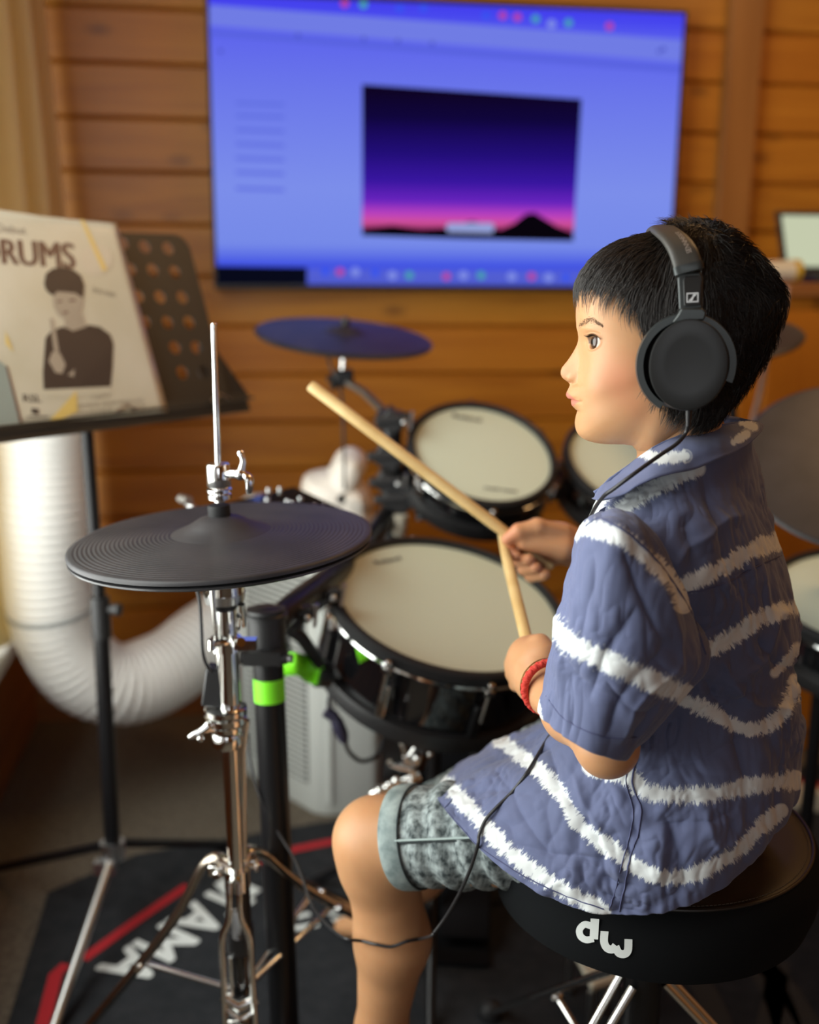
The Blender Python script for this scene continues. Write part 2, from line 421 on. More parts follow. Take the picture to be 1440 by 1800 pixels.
# ---------------------------------------------------------------- drum rug with its red line and word
def floor_poly(pts, z): return [np.array([*Wz(u, v, z)[:2], z]) for u, v in pts]
rug = thing('drum_rug', Wz(700, 1600, 0), 'black drum rug with red border line spread under the kit and throne', 'rug')
M['rug'] = mat('rug_black', (0.020, 0.022, 0.025), .95, spec=.15, bump=(700, .5, .003), var=(40, (0.030, 0.032, 0.036), 1))
outer = [(-60, 2050), (85, 1575), (240, 1508), (560, 1452), (760, 1425), (1700, 1318), (2300, 1650), (1500, 2300)]
zc = .008
pts = [np.array([*Wz(u, v, 0)[:2]]) for u, v in outer]
mb = MB(); k = len(pts)
mb.add([[*p, .001] for p in pts] + [[*p, zc] for p in pts], [tuple(range(k, 2 * k)), tuple(range(k))[::-1]] + [(i, (i + 1) % k, (i + 1) % k + k, i + k) for i in range(k)])
part('rug_pile', mb, M['rug'], rug, smooth=False)
def strip(pix, w, z):
    p = [np.array([*Wz(u, v, z)[:2]]) for u, v in pix]; rows = []
    for i, q in enumerate(p):
        a = p[max(i - 1, 0)]; b = p[min(i + 1, len(p) - 1)]; t = (b - a) / np.linalg.norm(b - a); n = np.array([-t[1], t[0]])
        rows.append([[*(q + n * w / 2), z], [*(q - n * w / 2), z]])
    return MB().grid(rows, flip=True)
for pix_, w_ in (([(60, 1860), (98, 1712), (118, 1695)], .022), ([(146, 1686), (240, 1618), (330, 1556)], .020), ([(400, 1533), (520, 1492), (600, 1476), (760, 1448)], .022), ([(1350, 1366), (1400, 1374), (1500, 1392)], .03)):
    part('red_border', strip(pix_, w_, zc + .0012), M['rug_red'], rug, smooth=False)

a = Wz(398, 1585, zc); b_ = Wz(183, 1735, zc); ex = (b_ - a); Lw = np.linalg.norm(ex[:2]); ex = np.array([ex[0], ex[1], 0]) / Lw; ey = np.array([-ex[1], ex[0], 0])
mb = letters(MB(), 'TAMA', Wz(385, 1558, zc) * [1, 1, 0] + [0, 0, zc], ex, ey, .088, Lw * 1.02, .0015, bold=.003)
part('lettering', mb, M['white_print'], rug, smooth=False)
mb = MB()
mb.prism([(0, 0), (.035, 0), (.05, .04), (.03, .085), (0, .085)], Wz(400, 1540, zc) * [1, 1, 0] + [0, 0, zc], ex, ey, .0015)
part('emblem', mb, M['white_print'], rug, smooth=False)
for pix_, w_ in (([(518, 1632), (560, 1624)], .014), ([(522, 1612), (545, 1606)], .012), ([(575, 1606), (606, 1600)], .010), ([(584, 1617), (612, 1612)], .010)):
    part('small_print', strip(pix_, w_, zc + .0015), M['white_print'], rug, smooth=False)
# grey curved figures printed on the rug at lower right
M['rug_grey'] = mat('rug_grey_print', (0.045, 0.042, 0.038), .95, spec=.1)
def arc_pix(cx, cy, rx, ry, a0, a1, n=12): return [(cx + rx * math.cos(math.radians(t)), cy + ry * math.sin(math.radians(t))) for t in np.linspace(a0, a1, n)]
gs = (strip(arc_pix(1100, 1850, 170, 190, -70, 10), .04, zc + .001), strip(arc_pix(1120, 1860, 270, 260, -55, 0), .045, zc + .001),
          strip([(1330, 1680), (1385, 1740), (1440, 1830)], .04, zc + .001), strip([(1370, 1690), (1360, 1760), (1340, 1850)], .035, zc + .001))
for g in gs: part('grey_print', g, M['rug_grey'], rug, smooth=False)

# ---------------------------------------------------------------- curtain hanging in the back left corner
M['curtain'] = mat('beige_curtain', (0.84, 0.72, 0.46), .85, sss=0, bump=(300, .25, .001))
M['curtain'].node_tree.nodes['Principled BSDF'].inputs['Sheen Weight'].default_value = .3
rows = []
for z in np.linspace(2.12, .40, 50):
    A = np.array([XL + .035, 1.93]); e = (2.12 - z) / 1.72
    B = np.array([-.455 + .06 * e, 2.62])
    r = []
    for s in np.linspace(0, 1, 160):
        p = A + (B - A) * s
        n = np.array([B[1] - A[1], -(B[0] - A[0])]); n /= np.linalg.norm(n)
        amp = (.018 + .012 * math.sin(9 * s + 1)) * (.6 + .5 * e)
        w = amp * math.sin(2 * math.pi * 7 * s + .5 * math.sin(5 * s + e)) + .006 * math.sin(41 * s + 4 * e)
        q = p + n * w
        r.append(RV(max(q[0], XL + .025), min(q[1], YB - .03), z))
    rows.append(r)
_nt = M['curtain'].node_tree; _b = _nt.nodes['Principled BSDF']; _tr = _nt.nodes.new('ShaderNodeBsdfTranslucent'); _tr.inputs[0].default_value = (.95, .82, .52, 1)
_ms = _nt.nodes.new('ShaderNodeMixShader'); _ms.inputs[0].default_value = .5; _nt.links.new(_b.outputs[0], _ms.inputs[1]); _nt.links.new(_tr.outputs[0], _ms.inputs[2]); _nt.links.new(_ms.outputs[0], _nt.nodes['Material Output'].inputs['Surface'])
cur = single('curtain', MB().grid(rows), M['curtain'], RV(XL + .1, 2.35, .40), 'beige gathered curtain hanging beside the window in the corner of the room', 'curtain', sharp=0)
solid(cur, .002)
# ================================================================ television on the back wall
def lin(c): return tuple((x / 255 / 12.92 if x / 255 <= .04045 else ((x / 255 + .055) / 1.055) ** 2.4) for x in c)
def glow(name, c, s=1.0):
    m = bpy.data.materials.new(name); m.use_nodes = True; nt = m.node_tree; nt.nodes.clear()
    o = nt.nodes.new('ShaderNodeOutputMaterial'); e = nt.nodes.new('ShaderNodeEmission')
    e.inputs[0].default_value = (*lin(c), 1); e.inputs[1].default_value = s; nt.links.new(e.outputs[0], o.inputs[0]); return m
def glow_ramp(name, z0, z1, stops, noise=0.0):
    m = glow(name, (0, 0, 0)); nt = m.node_tree; e = [n for n in nt.nodes if n.type == 'EMISSION'][0]
    tc = nt.nodes.new('ShaderNodeTexCoord'); sp = nt.nodes.new('ShaderNodeSeparateXYZ'); mr = nt.nodes.new('ShaderNodeMapRange')
    mr.inputs['From Min'].default_value = z0; mr.inputs['From Max'].default_value = z1
    r = nt.nodes.new('ShaderNodeValToRGB'); nt.links.new(tc.outputs['Object'], sp.inputs[0]); nt.links.new(sp.outputs['Z'], mr.inputs['Value'])
    nt.links.new(mr.outputs[0], r.inputs['Fac'])
    while len(r.color_ramp.elements) < len(stops): r.color_ramp.elements.new(.5)
    for el, (p, c) in zip(r.color_ramp.elements, stops): el.position = p; el.color = (*lin(c), 1)
    nt.links.new(r.outputs['Color'], e.inputs[0]); return m
YT = YB - .075
tx0 = (wall_pt(357, 40, YT)[0] + wall_pt(380, 495, YT)[0]) / 2; tx1 = wall_pt(1209, 60, YT)[0]
tz0 = (wall_pt(380, 506, YT)[1] + wall_pt(1000, 514, YT)[1]) / 2; tz1 = wall_pt(1205, 20, YT)[1]
tz1 = max(tz1, wall_pt(820, 0, YT)[1])
tvb = RV((tx0 + tx1) / 2, YT, tz0)
tv = thing('television', tvb, 'large wall mounted flat television showing a computer desktop', 'television')
part('bezel', slab(tx0, tx1, YT + .004, YT + .05, tz0, tz1), M['black_plastic'], tv, smooth=False, bv=.004)
part('wall_bracket', slab((tx0 + tx1) / 2 - .15, (tx0 + tx1) / 2 + .15, YT + .05, YB - .012, tz0 + .15, tz1 - .15), M['black_metal'], tv, smooth=False)
def tvq(pix, lift):
    """flat figure on the screen, lifted a hair off it"""
    p = [wall_pt(u, v, YT) for u, v in pix]; p = [(min(max(x, tx0 + .006), tx1 - .008), min(max(z, tz0 + .006), tz1 - .008)) for x, z in p]
    mb = MB(); mb.add([RV(x, YT + .003 - lift, z) for x, z in p], [tuple(range(len(p)))]); return mb
sx0, sx1 = tx0 + .008, tx1 - .010; sz0, sz1 = tz0 + .012, tz1 - .010
scr = MB(); scr.add([RV(x, YT + .003, z) for x, z in ((sx0, sz0), (sx1, sz0), (sx1, sz1), (sx0, sz1))], [(0, 1, 2, 3)])
zz = lambda v: (v - tvb[2])
M['scr'] = glow_ramp('screen_desktop', zz(sz0), zz(sz1), [(0.0, (78, 90, 205)), (.045, (84, 96, 210)), (.07, (62, 80, 226)), (.15, (118, 138, 232)), (.35, (124, 142, 234)), (.70, (106, 118, 234)), (.90, (92, 98, 236)), (.96, (72, 72, 238)), (1, (66, 60, 236))])
screen = part('screen', scr, M['scr'], tv, 'lit blue and violet screen', smooth=False)
part('toolbar', tvq([(368, 8), (1200, 70), (1198, 108), (368, 44)], .0006), glow('scr_bar', (112, 124, 228)), screen, smooth=False)
part('toolbar', tvq([(368, 52), (1198, 116), (1198, 128), (368, 62)], .0006), glow('scr_bar2', (88, 98, 222)), screen, smooth=False)
zb, zt = wall_pt(700, 408, YT)[1] - tvb[2], wall_pt(700, 155, YT)[1] - tvb[2]
M['sunset'] = glow_ramp('screen_picture', zb, zt, [(0, (70, 20, 60)), (.07, (210, 80, 150)), (.13, (186, 66, 190)), (.22, (104, 36, 190)), (.36, (56, 22, 160)), (.55, (34, 14, 120)), (.8, (16, 6, 60)), (1, (14, 4, 32))])
part('picture_window', tvq([(637, 148), (1023, 174), (1008, 424), (637, 408)], .0009), M['sunset'], screen, smooth=False)
mt = [(637, 414), (637, 402), (690, 396), (740, 403), (790, 400), (830, 388), (862, 398), (880, 404), (905, 392), (925, 376), (940, 374), (955, 383), (980, 398), (1005, 408), (1009, 424), (820, 420)]
part('hill_silhouette', tvq(mt, .0012), glow('scr_black', (8, 4, 12)), screen, smooth=False)
part('caption_pill', tvq([(788, 392), (866, 392), (870, 398), (866, 410), (788, 408), (784, 400)], .0015), glow('scr_pill', (148, 160, 214)), screen, smooth=False)
part('dark_corner', tvq([(380, 468), (540, 470), (540, 500), (380, 500)], .0009), glow('scr_dark', (8, 10, 26)), screen, smooth=False)
def dots(pix, r, c, nm):
    gm = glow(nm, c)
    for (u, v) in pix:
        q = [(u + r * math.cos(t), v + r * math.sin(t)) for t in np.linspace(0, 2 * math.pi, 13)[:-1]]
        part('screen_icon', tvq(q, .0018), gm, screen, smooth=False)
dots([(606, 6), (884, 27), (910, 30), (1072, 46), (598, 478), (785, 486), (935, 486)], 7, (190, 66, 150), 'ic_red')
dots([(639, 8), (942, 33), (1000, 40), (720, 484), (846, 484)], 7, (70, 165, 165), 'ic_green')
dots([(703, 15), (855, 27), (745, 14), (572, 478), (660, 480), (995, 488)], 7, (52, 84, 240), 'ic_blue')
dots([(625, 478), (690, 484), (815, 484), (900, 486), (965, 488), (970, 42)], 8, (128, 142, 228), 'ic_pale')
dots([(388, 90), (1167, 86), (1160, 90), (524, 62), (640, 68), (700, 72), (760, 76)], 4, (74, 82, 190), 'ic_text')
gm = glow('scr_lines', (96, 110, 222))
for y in (178, 200, 225, 250, 275, 300, 328): part('page_line', tvq([(415, y), (500, y + 3), (500, y + 9), (415, y + 6)], .0012), gm, screen, smooth=False)

# ================================================================ right side: cabinet, laptop, cup
def rbox(mb, X0, X1, Y0, Y1, Z0_, Z1_):
    v = [RV(x, y, z) for x in (X0, X1) for y in (Y0, Y1) for z in (Z0_, Z1_)]
    return mb.add(v, [(0, 1, 3, 2), (4, 6, 7, 5), (0, 4, 5, 1), (2, 3, 7, 6), (0, 2, 6, 4), (1, 5, 7, 3)])
CY = 2.28
cx0 = wall_pt(1300, 700, CY)[0]; cz1 = wall_pt(1400, 497, CY)[1]
M['orange_wood'] = wood_mat('orange_varnished_wood', (0.36, 0.115, 0.010), (0.50, 0.18, 0.018), (0.42, 0.14, 0.012), 3.0, 'z', 3, 0, .3)
cab = thing('cabinet', RV(cx0 + .4, 2.4, 0), 'orange varnished wooden cabinet by the back wall holding the laptop', 'cabinet')
part('body', rbox(MB(), cx0, cx0 + .95, CY, YB - .04, 0, cz1 - .03), M['orange_wood'], cab, smooth=False, bv=.004)
part('worktop', rbox(MB(), cx0 + .07, cx0 + .98, CY - .03, YB - .02, cz1 - .03, cz1), M['dark_trim'], cab, smooth=False, bv=.004)
part('door', rbox(MB(), cx0 + .05, cx0 + .47, CY - .018, CY, .06, cz1 - .06), M['orange_wood'], cab, smooth=False, bv=.004)
part('door', rbox(MB(), cx0 + .49, cx0 + .92, CY - .018, CY, .06, cz1 - .06), M['orange_wood'], cab, smooth=False, bv=.004)
# laptop
lx0, lz0 = wall_pt(1402, 470, CY + .12); lx0b, lz1 = wall_pt(1391, 377, CY + .12)
lap = thing('laptop', RV(lx0 + .16, CY + .12, cz1), 'open laptop with a pale screen standing on the cabinet', 'laptop')
hgt = lz1 - lz0 + .03
mb = MB(); rbox(mb, lx0 - .01, lx0 + .33, CY - .0, CY + .20, cz1, cz1 + .018); part('keyboard_base', mb, M['black_plastic'], lap, smooth=False, bv=.003)
def lid(x0, x1, z0, z1, off, th, m, nm, par):
    mb = MB(); v = []
    for x in (x0, x1):
        for z in (z0, z1):
            for t in (0, th): v.append(RV(x - (z - z0) * .10, CY + .17 + (z - cz1) * .25 + off + t, z))
    mb.add(v, [(0, 1, 3, 2), (4, 6, 7, 5), (0, 4, 5, 1), (2, 3, 7, 6), (0, 2, 6, 4), (1, 5, 7, 3)]); return part(nm, mb, m, par, smooth=False)
ld = lid(lx0 - .004, lx0 + .33, cz1 + .016, lz1 + .012, 0, .008, M['black_plastic'], 'lid', lap)
lid(lx0 + .006, lx0 + .32, lz0 + .002, lz1 + .002, -.0012, .001, glow('laptop_screen', (196, 202, 172)), 'display', ld)
# pale cup and yellow lid lying on the cabinet end
ux, uz = wall_pt(1372, 490, CY + .02)
cup = thing('paper_cup', RV(ux, CY + .03, cz1), 'small pale cup with a yellow end lying beside the laptop', 'cup')
q = RV(ux, CY + .03, cz1 + .025)
mb = MB(); mb.lathe([(0, -.045), (.020, -.045), (.024, .03), (.022, .032), (0, .03)], q, RV(1, .1, 0) , seg=24); part('cup_body', mb, M['cream'], cup)
mb = MB(); mb.lathe([(0, .03), (.025, .03), (.025, .046), (0, .048)], q, RV(1, .1, 0), seg=24); part('cup_end', mb, mat('yellow_plastic', (.55, .36, .03), .4), cup, 'yellow end')
# shelf end block so that the cup rests on something: a low speaker grey shelf strip
mb = MB(); rbox(mb, ux - .07, cx0 + .075, CY - .02, YB - .04, cz1 - .03, cz1); part('worktop_end', mb, M['dark_trim'], cab, smooth=False)
# pale cable hanging down in front of the cabinet
mb = MB(); mb.tube(spath([(1385, 505, 2.24), (1378, 545, 2.22), (1358, 600, 2.22), (1346, 640, 2.22), (1334, 700, 2.22), (1322, 752, 2.22), (1318, 850, 2.22), (1325, 1000, 2.22)], 40), .0055, 8)
single('hanging_cable', mb, mat('pinkish_cable', (.30, .20, .16), .5), W(1325, 1000, 2.22), 'pale pinkish cable hanging down in front of the orange cabinet', 'cable')

# ================================================================ music stand, books
BR = W(403, 700, 1.90); ya = math.radians(50); ti = math.radians(20)
E1 = np.array([math.cos(ya), math.sin(ya), 0]); N0 = np.array([math.sin(ya), -math.cos(ya), 0])
E2 = np.array([0, 0, 1]) * math.cos(ti) - N0 * math.sin(ti); NP = np.cross(E1, E2)
if NP[1] > 0: NP = -NP
PW, PH = .50, .298
def plate(s, t, lift=0): return BR + E1 * s + E2 * t + NP * lift       # s: 0 at the right edge, negative to the left
def plate_st(u, v, lift=0):
    p = Wp(u, v, BR + NP * lift, NP) - BR; return np.dot(p, E1), np.dot(p, E2)
sb = W(200, 1500, 1.70)
stand = thing('music_stand', [sb[0], sb[1], 0], 'black perforated metal music stand by the window holding drum books', 'music stand')
# desk plate with real punched holes: triangulated with bmesh from edge loops
bm = bmesh.new()
def loop(pts):
    vs = [bm.verts.new(plate(*p)) for p in pts]
    return [bm.edges.new((vs[i], vs[(i + 1) % len(vs)])) for i in range(len(vs))]
edges = []
cr = .03; out = [(0, 0), (0, PH - cr)] + [(-cr + cr * math.cos(t), PH - cr + cr * math.sin(t)) for t in np.linspace(.2, math.pi / 2, 6)] + [(-PW + cr - cr * math.sin(t), PH - cr + cr * math.cos(t)) for t in np.linspace(0, math.pi / 2 - .2, 6)] + [(-PW, PH - cr), (-PW, 0)]
edges += loop(out)
hole_px = [(215, 427), (254, 434), (295, 437), (229, 474), (268, 475), (307, 478), (242, 521), (281, 522), (320, 523), (254, 566), (294, 567), (332, 567), (307, 611), (345, 611), (320, 655), (357, 655)]
hs = np.array([plate_st(u, v) for u, v in hole_px])
centres = [tuple(h) for h in hs]
for j in range(6):
    for i in range(7):
        c_ = (hs[0][0] - .052 * (i + 1), PH * .90 - j * (PH * .145))
        if c_[0] > -PW + .03 and c_[1] > .03: centres.append(c_)
for (s_, t_) in centres:
    edges += loop([(s_ + .0115 * math.cos(a_), t_ + .0115 * math.sin(a_)) for a_ in np.linspace(0, 2 * math.pi, 17)[:-1]])
bmesh.ops.triangle_fill(bm, use_beauty=True, use_dissolve=False, edges=edges)
mb = MB(); bm.verts.ensure_lookup_table(); bm.verts.index_update()
mb.add([tuple(v.co) for v in bm.verts], [[v.index for v in f.verts] for f in bm.faces]); bm.free()
M['stand'] = mat('stand_black_paint', (0.030, 0.027, 0.022), .45, bump=(300, .1, .0005))
pl_ = part('desk_plate', mb, M['stand'], stand, smooth=False); solid(pl_, .0016)
mb = MB()
mb.bar(plate(-PW, -.012, .010), plate(.03, -.012, .010), .004, .034, up=E2)
mb.bar(plate(-PW, -.009, .026), plate(.03, -.009, .026), .009, .003, up=E2)
part('ledge', mb, M['stand'], stand, smooth=False)
for s_ in (-.235, -.045):
    mb = MB(); mb.tube([plate(s_ - .02, -.007, .030), plate(s_, .002, .033), plate(s_ + .02, -.008, .029)], .0025, 8); part('page_clip', mb, M['steel'], stand)
mb = MB(); mb.prism([(0, 0), (.07, 0), (.0, .13), (-.03, .05)], plate(-.02, 0, -.006), E1, E2, .003); part('hinge_bracket', mb, M['black_plastic'], stand)
top = W(152, 760, 1.74); mid = W(176, 1070, 1.72); bot = W(198, 1490, 1.70)
ax = (bot - top) / np.linalg.norm(bot - top)
mb = MB(); cyl(mb, plate(-.27, .10, -.012), top - ax * .02, .0125); cyl(mb, top - ax * .03, mid, .0105); part('upper_pole', mb, M['black_metal'], stand)
mb = MB(); cyl(mb, mid - ax * .01, bot, .0135); part('lower_pole', mb, M['black_metal'], stand)
mb = MB(); cyl(mb, mid - ax * .02, mid + ax * .05, .0165); cyl(mb, mid + np.array([.012, 0, 0]), mid + np.array([.034, -.006, 0]), .008, .011); part('height_knob', mb, M['black_plastic'], stand)
mb = MB(); cyl(mb, bot - ax * .012, bot + ax * .02, .021); mb.box(bot + ax * .026 + [-.010, -.015, 0], (.036, .02, .022)); part('leg_collar', mb, M['steel'], stand)
for (q, m_, nm) in [(Wz(88, 1825, .012), M['steel'], 'silver leg'), (W(-10, 1555, 1.86), M['black_metal'], None), (W(400, 1535, 1.96), M['black_metal'], None)]:
    d_ = q - bot; e_ = bot + d_ * 1.0
    e_[2] = .012
    mb = MB(); st_ = bot + np.array([d_[0], d_[1], 0]) / np.linalg.norm(d_[:2]) * .018 + (ax * .02 if nm else 0); cyl(mb, st_, e_, .0085, seg=14)
    lg = part('leg', mb, m_, stand, nm); mb = MB(); mb.ball(e_, .012, 12); part('rubber_foot', mb, M['black_rubber'], lg)

# the books: a slightly curved sheet grid lying on the plate
def sheet(quad, nu=24, nv=24, lift=.003, curl=0.0):
    """quad pixels TL, TR, BR, BL on the plate"""
    q = [np.array(plate_st(*p)) for p in quad]; rows = []
    for j in range(nv):
        t = j / (nv - 1); r = []
        for i in range(nu):
            s_ = i / (nu - 1); p = (q[0] * (1 - s_) + q[1] * s_) * (1 - t) + (q[3] * (1 - s_) + q[2] * s_) * t
            r.append(plate(p[0], p[1], lift + curl * (s_ ** 2) * (1 - t) * .6 + .002 * math.sin(3 * s_ + 2 * t)))
        rows.append(r)
    return rows
M['cover'] = mat('book_cover_print', (0.62, 0.60, 0.46), .3, coat=.4, var=(7, (0.72, 0.70, 0.58), 1))
M['paper'] = mat('book_paper', (0.72, 0.70, 0.60), .6)
M['ink_brown'] = mat('cover_ink_brown', (0.17, 0.10, 0.075), .4)
M['ink_dark'] = mat('cover_ink_dark', (0.055, 0.042, 0.038), .4)
M['ink_skin'] = mat('cover_ink_pale', (0.44, 0.39, 0.31), .4)
M['ink_grey'] = mat('cover_ink_grey', (0.25, 0.22, 0.18), .4)
Q = [(-60, 372), (190, 404), (288, 727), (-60, 760)]
bk = thing('drum_book', plate(*plate_st(150, 745), .01), 'pale drum tuition book with a drummer on its cover standing on the music stand', 'book')
mb = MB(); mb.grid(sheet(Q, lift=.014, curl=.02), flip=True); o_ = part('cover', mb, M['cover'], bk, sharp=0); solid(o_, .001)
Qi = [(-60, 376), (187, 410), (284, 724), (-60, 757)]
mb = MB(); mb.grid(sheet(Qi, lift=.008, curl=.02), flip=True); o_ = part('pages', mb, M['paper'], bk, sharp=0); solid(o_, .009)
CL = .0148
def cover_pt(u, v, k=0):
    s_, t_ = plate_st(u, v)
    q = [np.array(plate_st(*p)) for p in Q]
    # inverse bilinear, a few Newton steps
    a, b = .5, .5
    for _ in range(8):
        p = (q[0] * (1 - a) + q[1] * a) * (1 - b) + (q[3] * (1 - a) + q[2] * a) * b - (s_, t_)
        da = (q[1] - q[0]) * (1 - b) + (q[2] - q[3]) * b; db = q[3] * (1 - a) + q[2] * a - q[0] * (1 - a) - q[1] * a
        d_ = np.linalg.solve(np.stack([da, db], 1), -p); a += d_[0]; b += d_[1]
    return plate(s_, t_, .014 + .02 * a * a * (1 - b) * .6 + .002 * math.sin(3 * a + 2 * b) + .0009 + k * .00015)
def ink(name, polys, m, k=0, label=None):
    for p in polys:
        mb = MB(); mb.add([cover_pt(u, v, k) for u, v in p], [tuple(range(len(p)))]); part(name, mb, m, o_cov, label, smooth=False)
o_cov = [c for c in bk.children if c.name.startswith('cover')][0]
def cover_text(txt, u0, v0, u1, v1, hpx, m, nm, k=0, bold=0):
    """word whose baseline runs from (u0, v0) to (u1, v1), hpx tall"""
    v, f = text_mesh(txt, 1.0); lo, hi = v.min(0), v.max(0); v = (v - lo) / (hi - lo)
    d = np.array([u1 - u0, v1 - v0]); up = np.array([-.10, -1.0]) * hpx
    mb = MB()
    for kk, (bx, by) in enumerate([(0, 0), (bold, 0), (0, bold), (-bold, 0)] if bold else [(0, 0)]):
        mb.add([cover_pt(u0 + d[0] * (a + bx) + up[0] * (b + by), v0 + d[1] * (a + bx) + up[1] * (b + by), k + .3 * kk) for a, b in v], f)
    return part(nm, mb, m, o_cov, smooth=False)
cover_text('DRUMS', -42, 468, 121, 480, 44, M['ink_brown'], 'title_lettering', bold=.013)
cover_text('Debut', -14, 414, 36, 420, 14, M['ink_grey'], 'small_lettering')
cover_text('RSL', 32, 711, 64, 712, 13, M['ink_dark'], 'logo_lettering', bold=.01)
ink('small_mark', [[(46, 722), (60, 724), (59, 733), (46, 731)], [(40, 736), (75, 736), (75, 738), (40, 738)]], M['ink_dark'])
cover_text('DRUM BOOK GRADE PIECES AND', 118, 722, 245, 710, 6, M['ink_grey'], 'small_lettering')
cover_text('STUDIES TESTS', 118, 733, 248, 720, 5, M['ink_grey'], 'small_lettering')
cover_text('Together', 152, 707, 188, 702, 6, M['ink_grey'], 'small_lettering')
cover_text('drum music', 152, 520, 192, 530, 10, M['ink_grey'], 'small_lettering')
M['seal'] = mat('cover_pale_seal', (0.66, 0.62, 0.50), .3)
ink('round_seal', [[(157 + 29 * math.cos(t), 465 + 27 * math.sin(t)) for t in np.linspace(0, 6.28, 25)[:-1]]], M['seal'])
# generic young drummer printed in brown ink
body = [(68, 700), (66, 660), (70, 600), (80, 588), (100, 580), (112, 584), (128, 585), (145, 577), (165, 580), (184, 594), (190, 610), (189, 650), (186, 690), (150, 698), (110, 702)]
ink('printed_figure', [body], M['ink_dark'])
ink('printed_face', [[(82, 525), (84, 545), (92, 560), (104, 569), (112, 572), (126, 566), (134, 553), (137, 535), (134, 520), (100, 515)]], M['ink_skin'], 1)
ink('printed_neck', [[(104, 566), (103, 580), (118, 588), (142, 580), (134, 556), (126, 566), (112, 572)]], M['ink_skin'], 1)
ink('printed_hair', [[(67, 505), (70, 488), (82, 479), (100, 477), (118, 482), (131, 492), (137, 508), (136, 530), (130, 528), (122, 522), (104, 520), (90, 519), (84, 526), (78, 524), (70, 516)]], M['ink_dark'], 2)
ink('printed_features', [[(90, 536), (98, 534), (99, 537), (91, 539)], [(110, 534), (121, 532), (122, 536), (111, 537)], [(99, 555), (110, 553), (109, 557), (101, 558)]], M['ink_brown'], 2)
ink('printed_hands', [[(76, 640), (82, 624), (96, 626), (106, 646), (100, 662), (88, 660)], [(110, 664), (126, 650), (150, 648), (172, 660), (160, 668), (130, 670)]], M['ink_skin'], 1)
ink('printed_stick', [[(77, 566), (84, 566), (94, 624), (86, 626)]], M['ink_skin'], 2)
ink('printed_fade', [[(66, 690), (188, 684), (188, 694), (150, 700), (100, 704), (68, 702)]], M['cover'], 1)
# second booklet standing behind, its pale edge showing
bk2 = thing('sheet_booklet', plate(*plate_st(60, 745), .004), 'pale booklet behind the drum book with its folded top edge showing', 'booklet')
mb = MB(); mb.grid(sheet([(-80, 362), (108, 388), (150, 735), (-80, 755)], lift=.004, curl=.0), flip=True); o2 = part('pages', mb, M['paper'], bk2, sharp=0); solid(o2, .003)
# highlights of a clear plastic sleeve, painted as yellow strips on the cover
M['gold'] = mat('sleeve_glint', (.80, .62, .20), .3)
ink('glint_strip', [[(128, 396), (133, 395), (176, 482), (168, 484)], [(0, 588), (14, 625), (0, 610)], [(75, 747), (118, 700), (125, 690), (128, 728), (96, 742)]], M['gold'], 3)
ink('teal_edge', [[(-60, 600), (2, 650), (26, 748), (-60, 757)]], mat('cover_teal', (.30, .36, .33), .35), 1)
ink('spine_line', [[(0, 648), (4, 650), (30, 747), (25, 748)]], M['ink_brown'], 2)
# ================================================================ exhaust duct, air conditioner, bag, module
pth = [(70, 560, 2.02), (74, 760, 2.04), (78, 900, 2.04), (84, 1020, 2.05), (104, 1115, 2.07), (150, 1180, 2.10), (215, 1203, 2.14), (290, 1178, 2.22), (350, 1135, 2.30), (420, 1085, 2.38)]
cp = catmull([W(*p) for p in pth], 900)
L_ = np.concatenate([[0], np.cumsum(np.linalg.norm(np.diff(cp, axis=0), axis=1))])
rr = .083 + .0034 * np.abs(np.sin(np.pi * L_ / .0175)) ** .7 + .0012 * np.sin(2 * np.pi * L_ / .17)
mb = MB(); mb.tube(cp, rr, 64)
du_ = single('exhaust_duct', mb, M['duct'], W(180, 1275, 2.1), 'white corrugated exhaust duct curving down from the window to the air conditioner', 'duct', sharp=0)
k_ = int(np.argmin(np.abs(proj(cp)[:, 1] - 1062)[:450])); mb = MB(); mb.tube(cp[k_:k_ + 9], .0875, 64, cap=False); o_ = part('joint_band', mb, mat('grey_joint', (.30, .32, .32), .5), du_, 'thin grey joint band'); solid(o_, .001)
mb = MB(); mb.tube(cp[-30:], .091, 48); part('end_collar', mb, M['white_plastic'], du_)

ac0 = Wz(560, 1436, 0); ac0 = np.array([ac0[0], ac0[1], 0])
fa = math.radians(12); fx = np.array([math.cos(fa), math.sin(fa), 0]); sd = np.array([-.64, .77, 0]); sd /= np.linalg.norm(sd)
sd = np.array([-math.sin(fa + .55), math.cos(fa + .55), 0])
wd = (Wz(676, 1424, 0)[:2] - ac0[:2]) @ fx[:2]; dp = .30; ht = .66
ac = thing('air_conditioner', ac0 + fx * wd / 2 + sd * dp / 2, 'white portable air conditioner with louvred side behind the snare', 'air conditioner')
def acp(a, b, z): return ac0 + fx * a + sd * b + np.array([0, 0, z])
mb = MB(); cor = []
for (ca, cb_, t0) in [(.03, .03, 180), (wd - .03, .03, 270), (wd - .03, dp - .03, 0), (.03, dp - .03, 90)]:
    for t in np.linspace(t0, t0 + 90, 7): cor.append((ca + .03 * math.cos(math.radians(t)), cb_ + .03 * math.sin(math.radians(t))))
rows = []
for z, sh in [(0.0, .004), (.01, 0), (.3, 0), (ht - .05, 0), (ht - .02, .006), (ht - .004, .02), (ht, .05)]:
    rows.append([acp(a + (wd / 2 - a) * sh / (wd / 2), b + (dp / 2 - b) * sh / (dp / 2), z) for a, b in cor])
mb.grid(rows, cv=True); n_ = len(cor); mb.f.append(tuple(range(mb.n - n_, mb.n))); mb.mi.append(0)
part('casing', mb, M['white_plastic'], ac)
mb = MB()
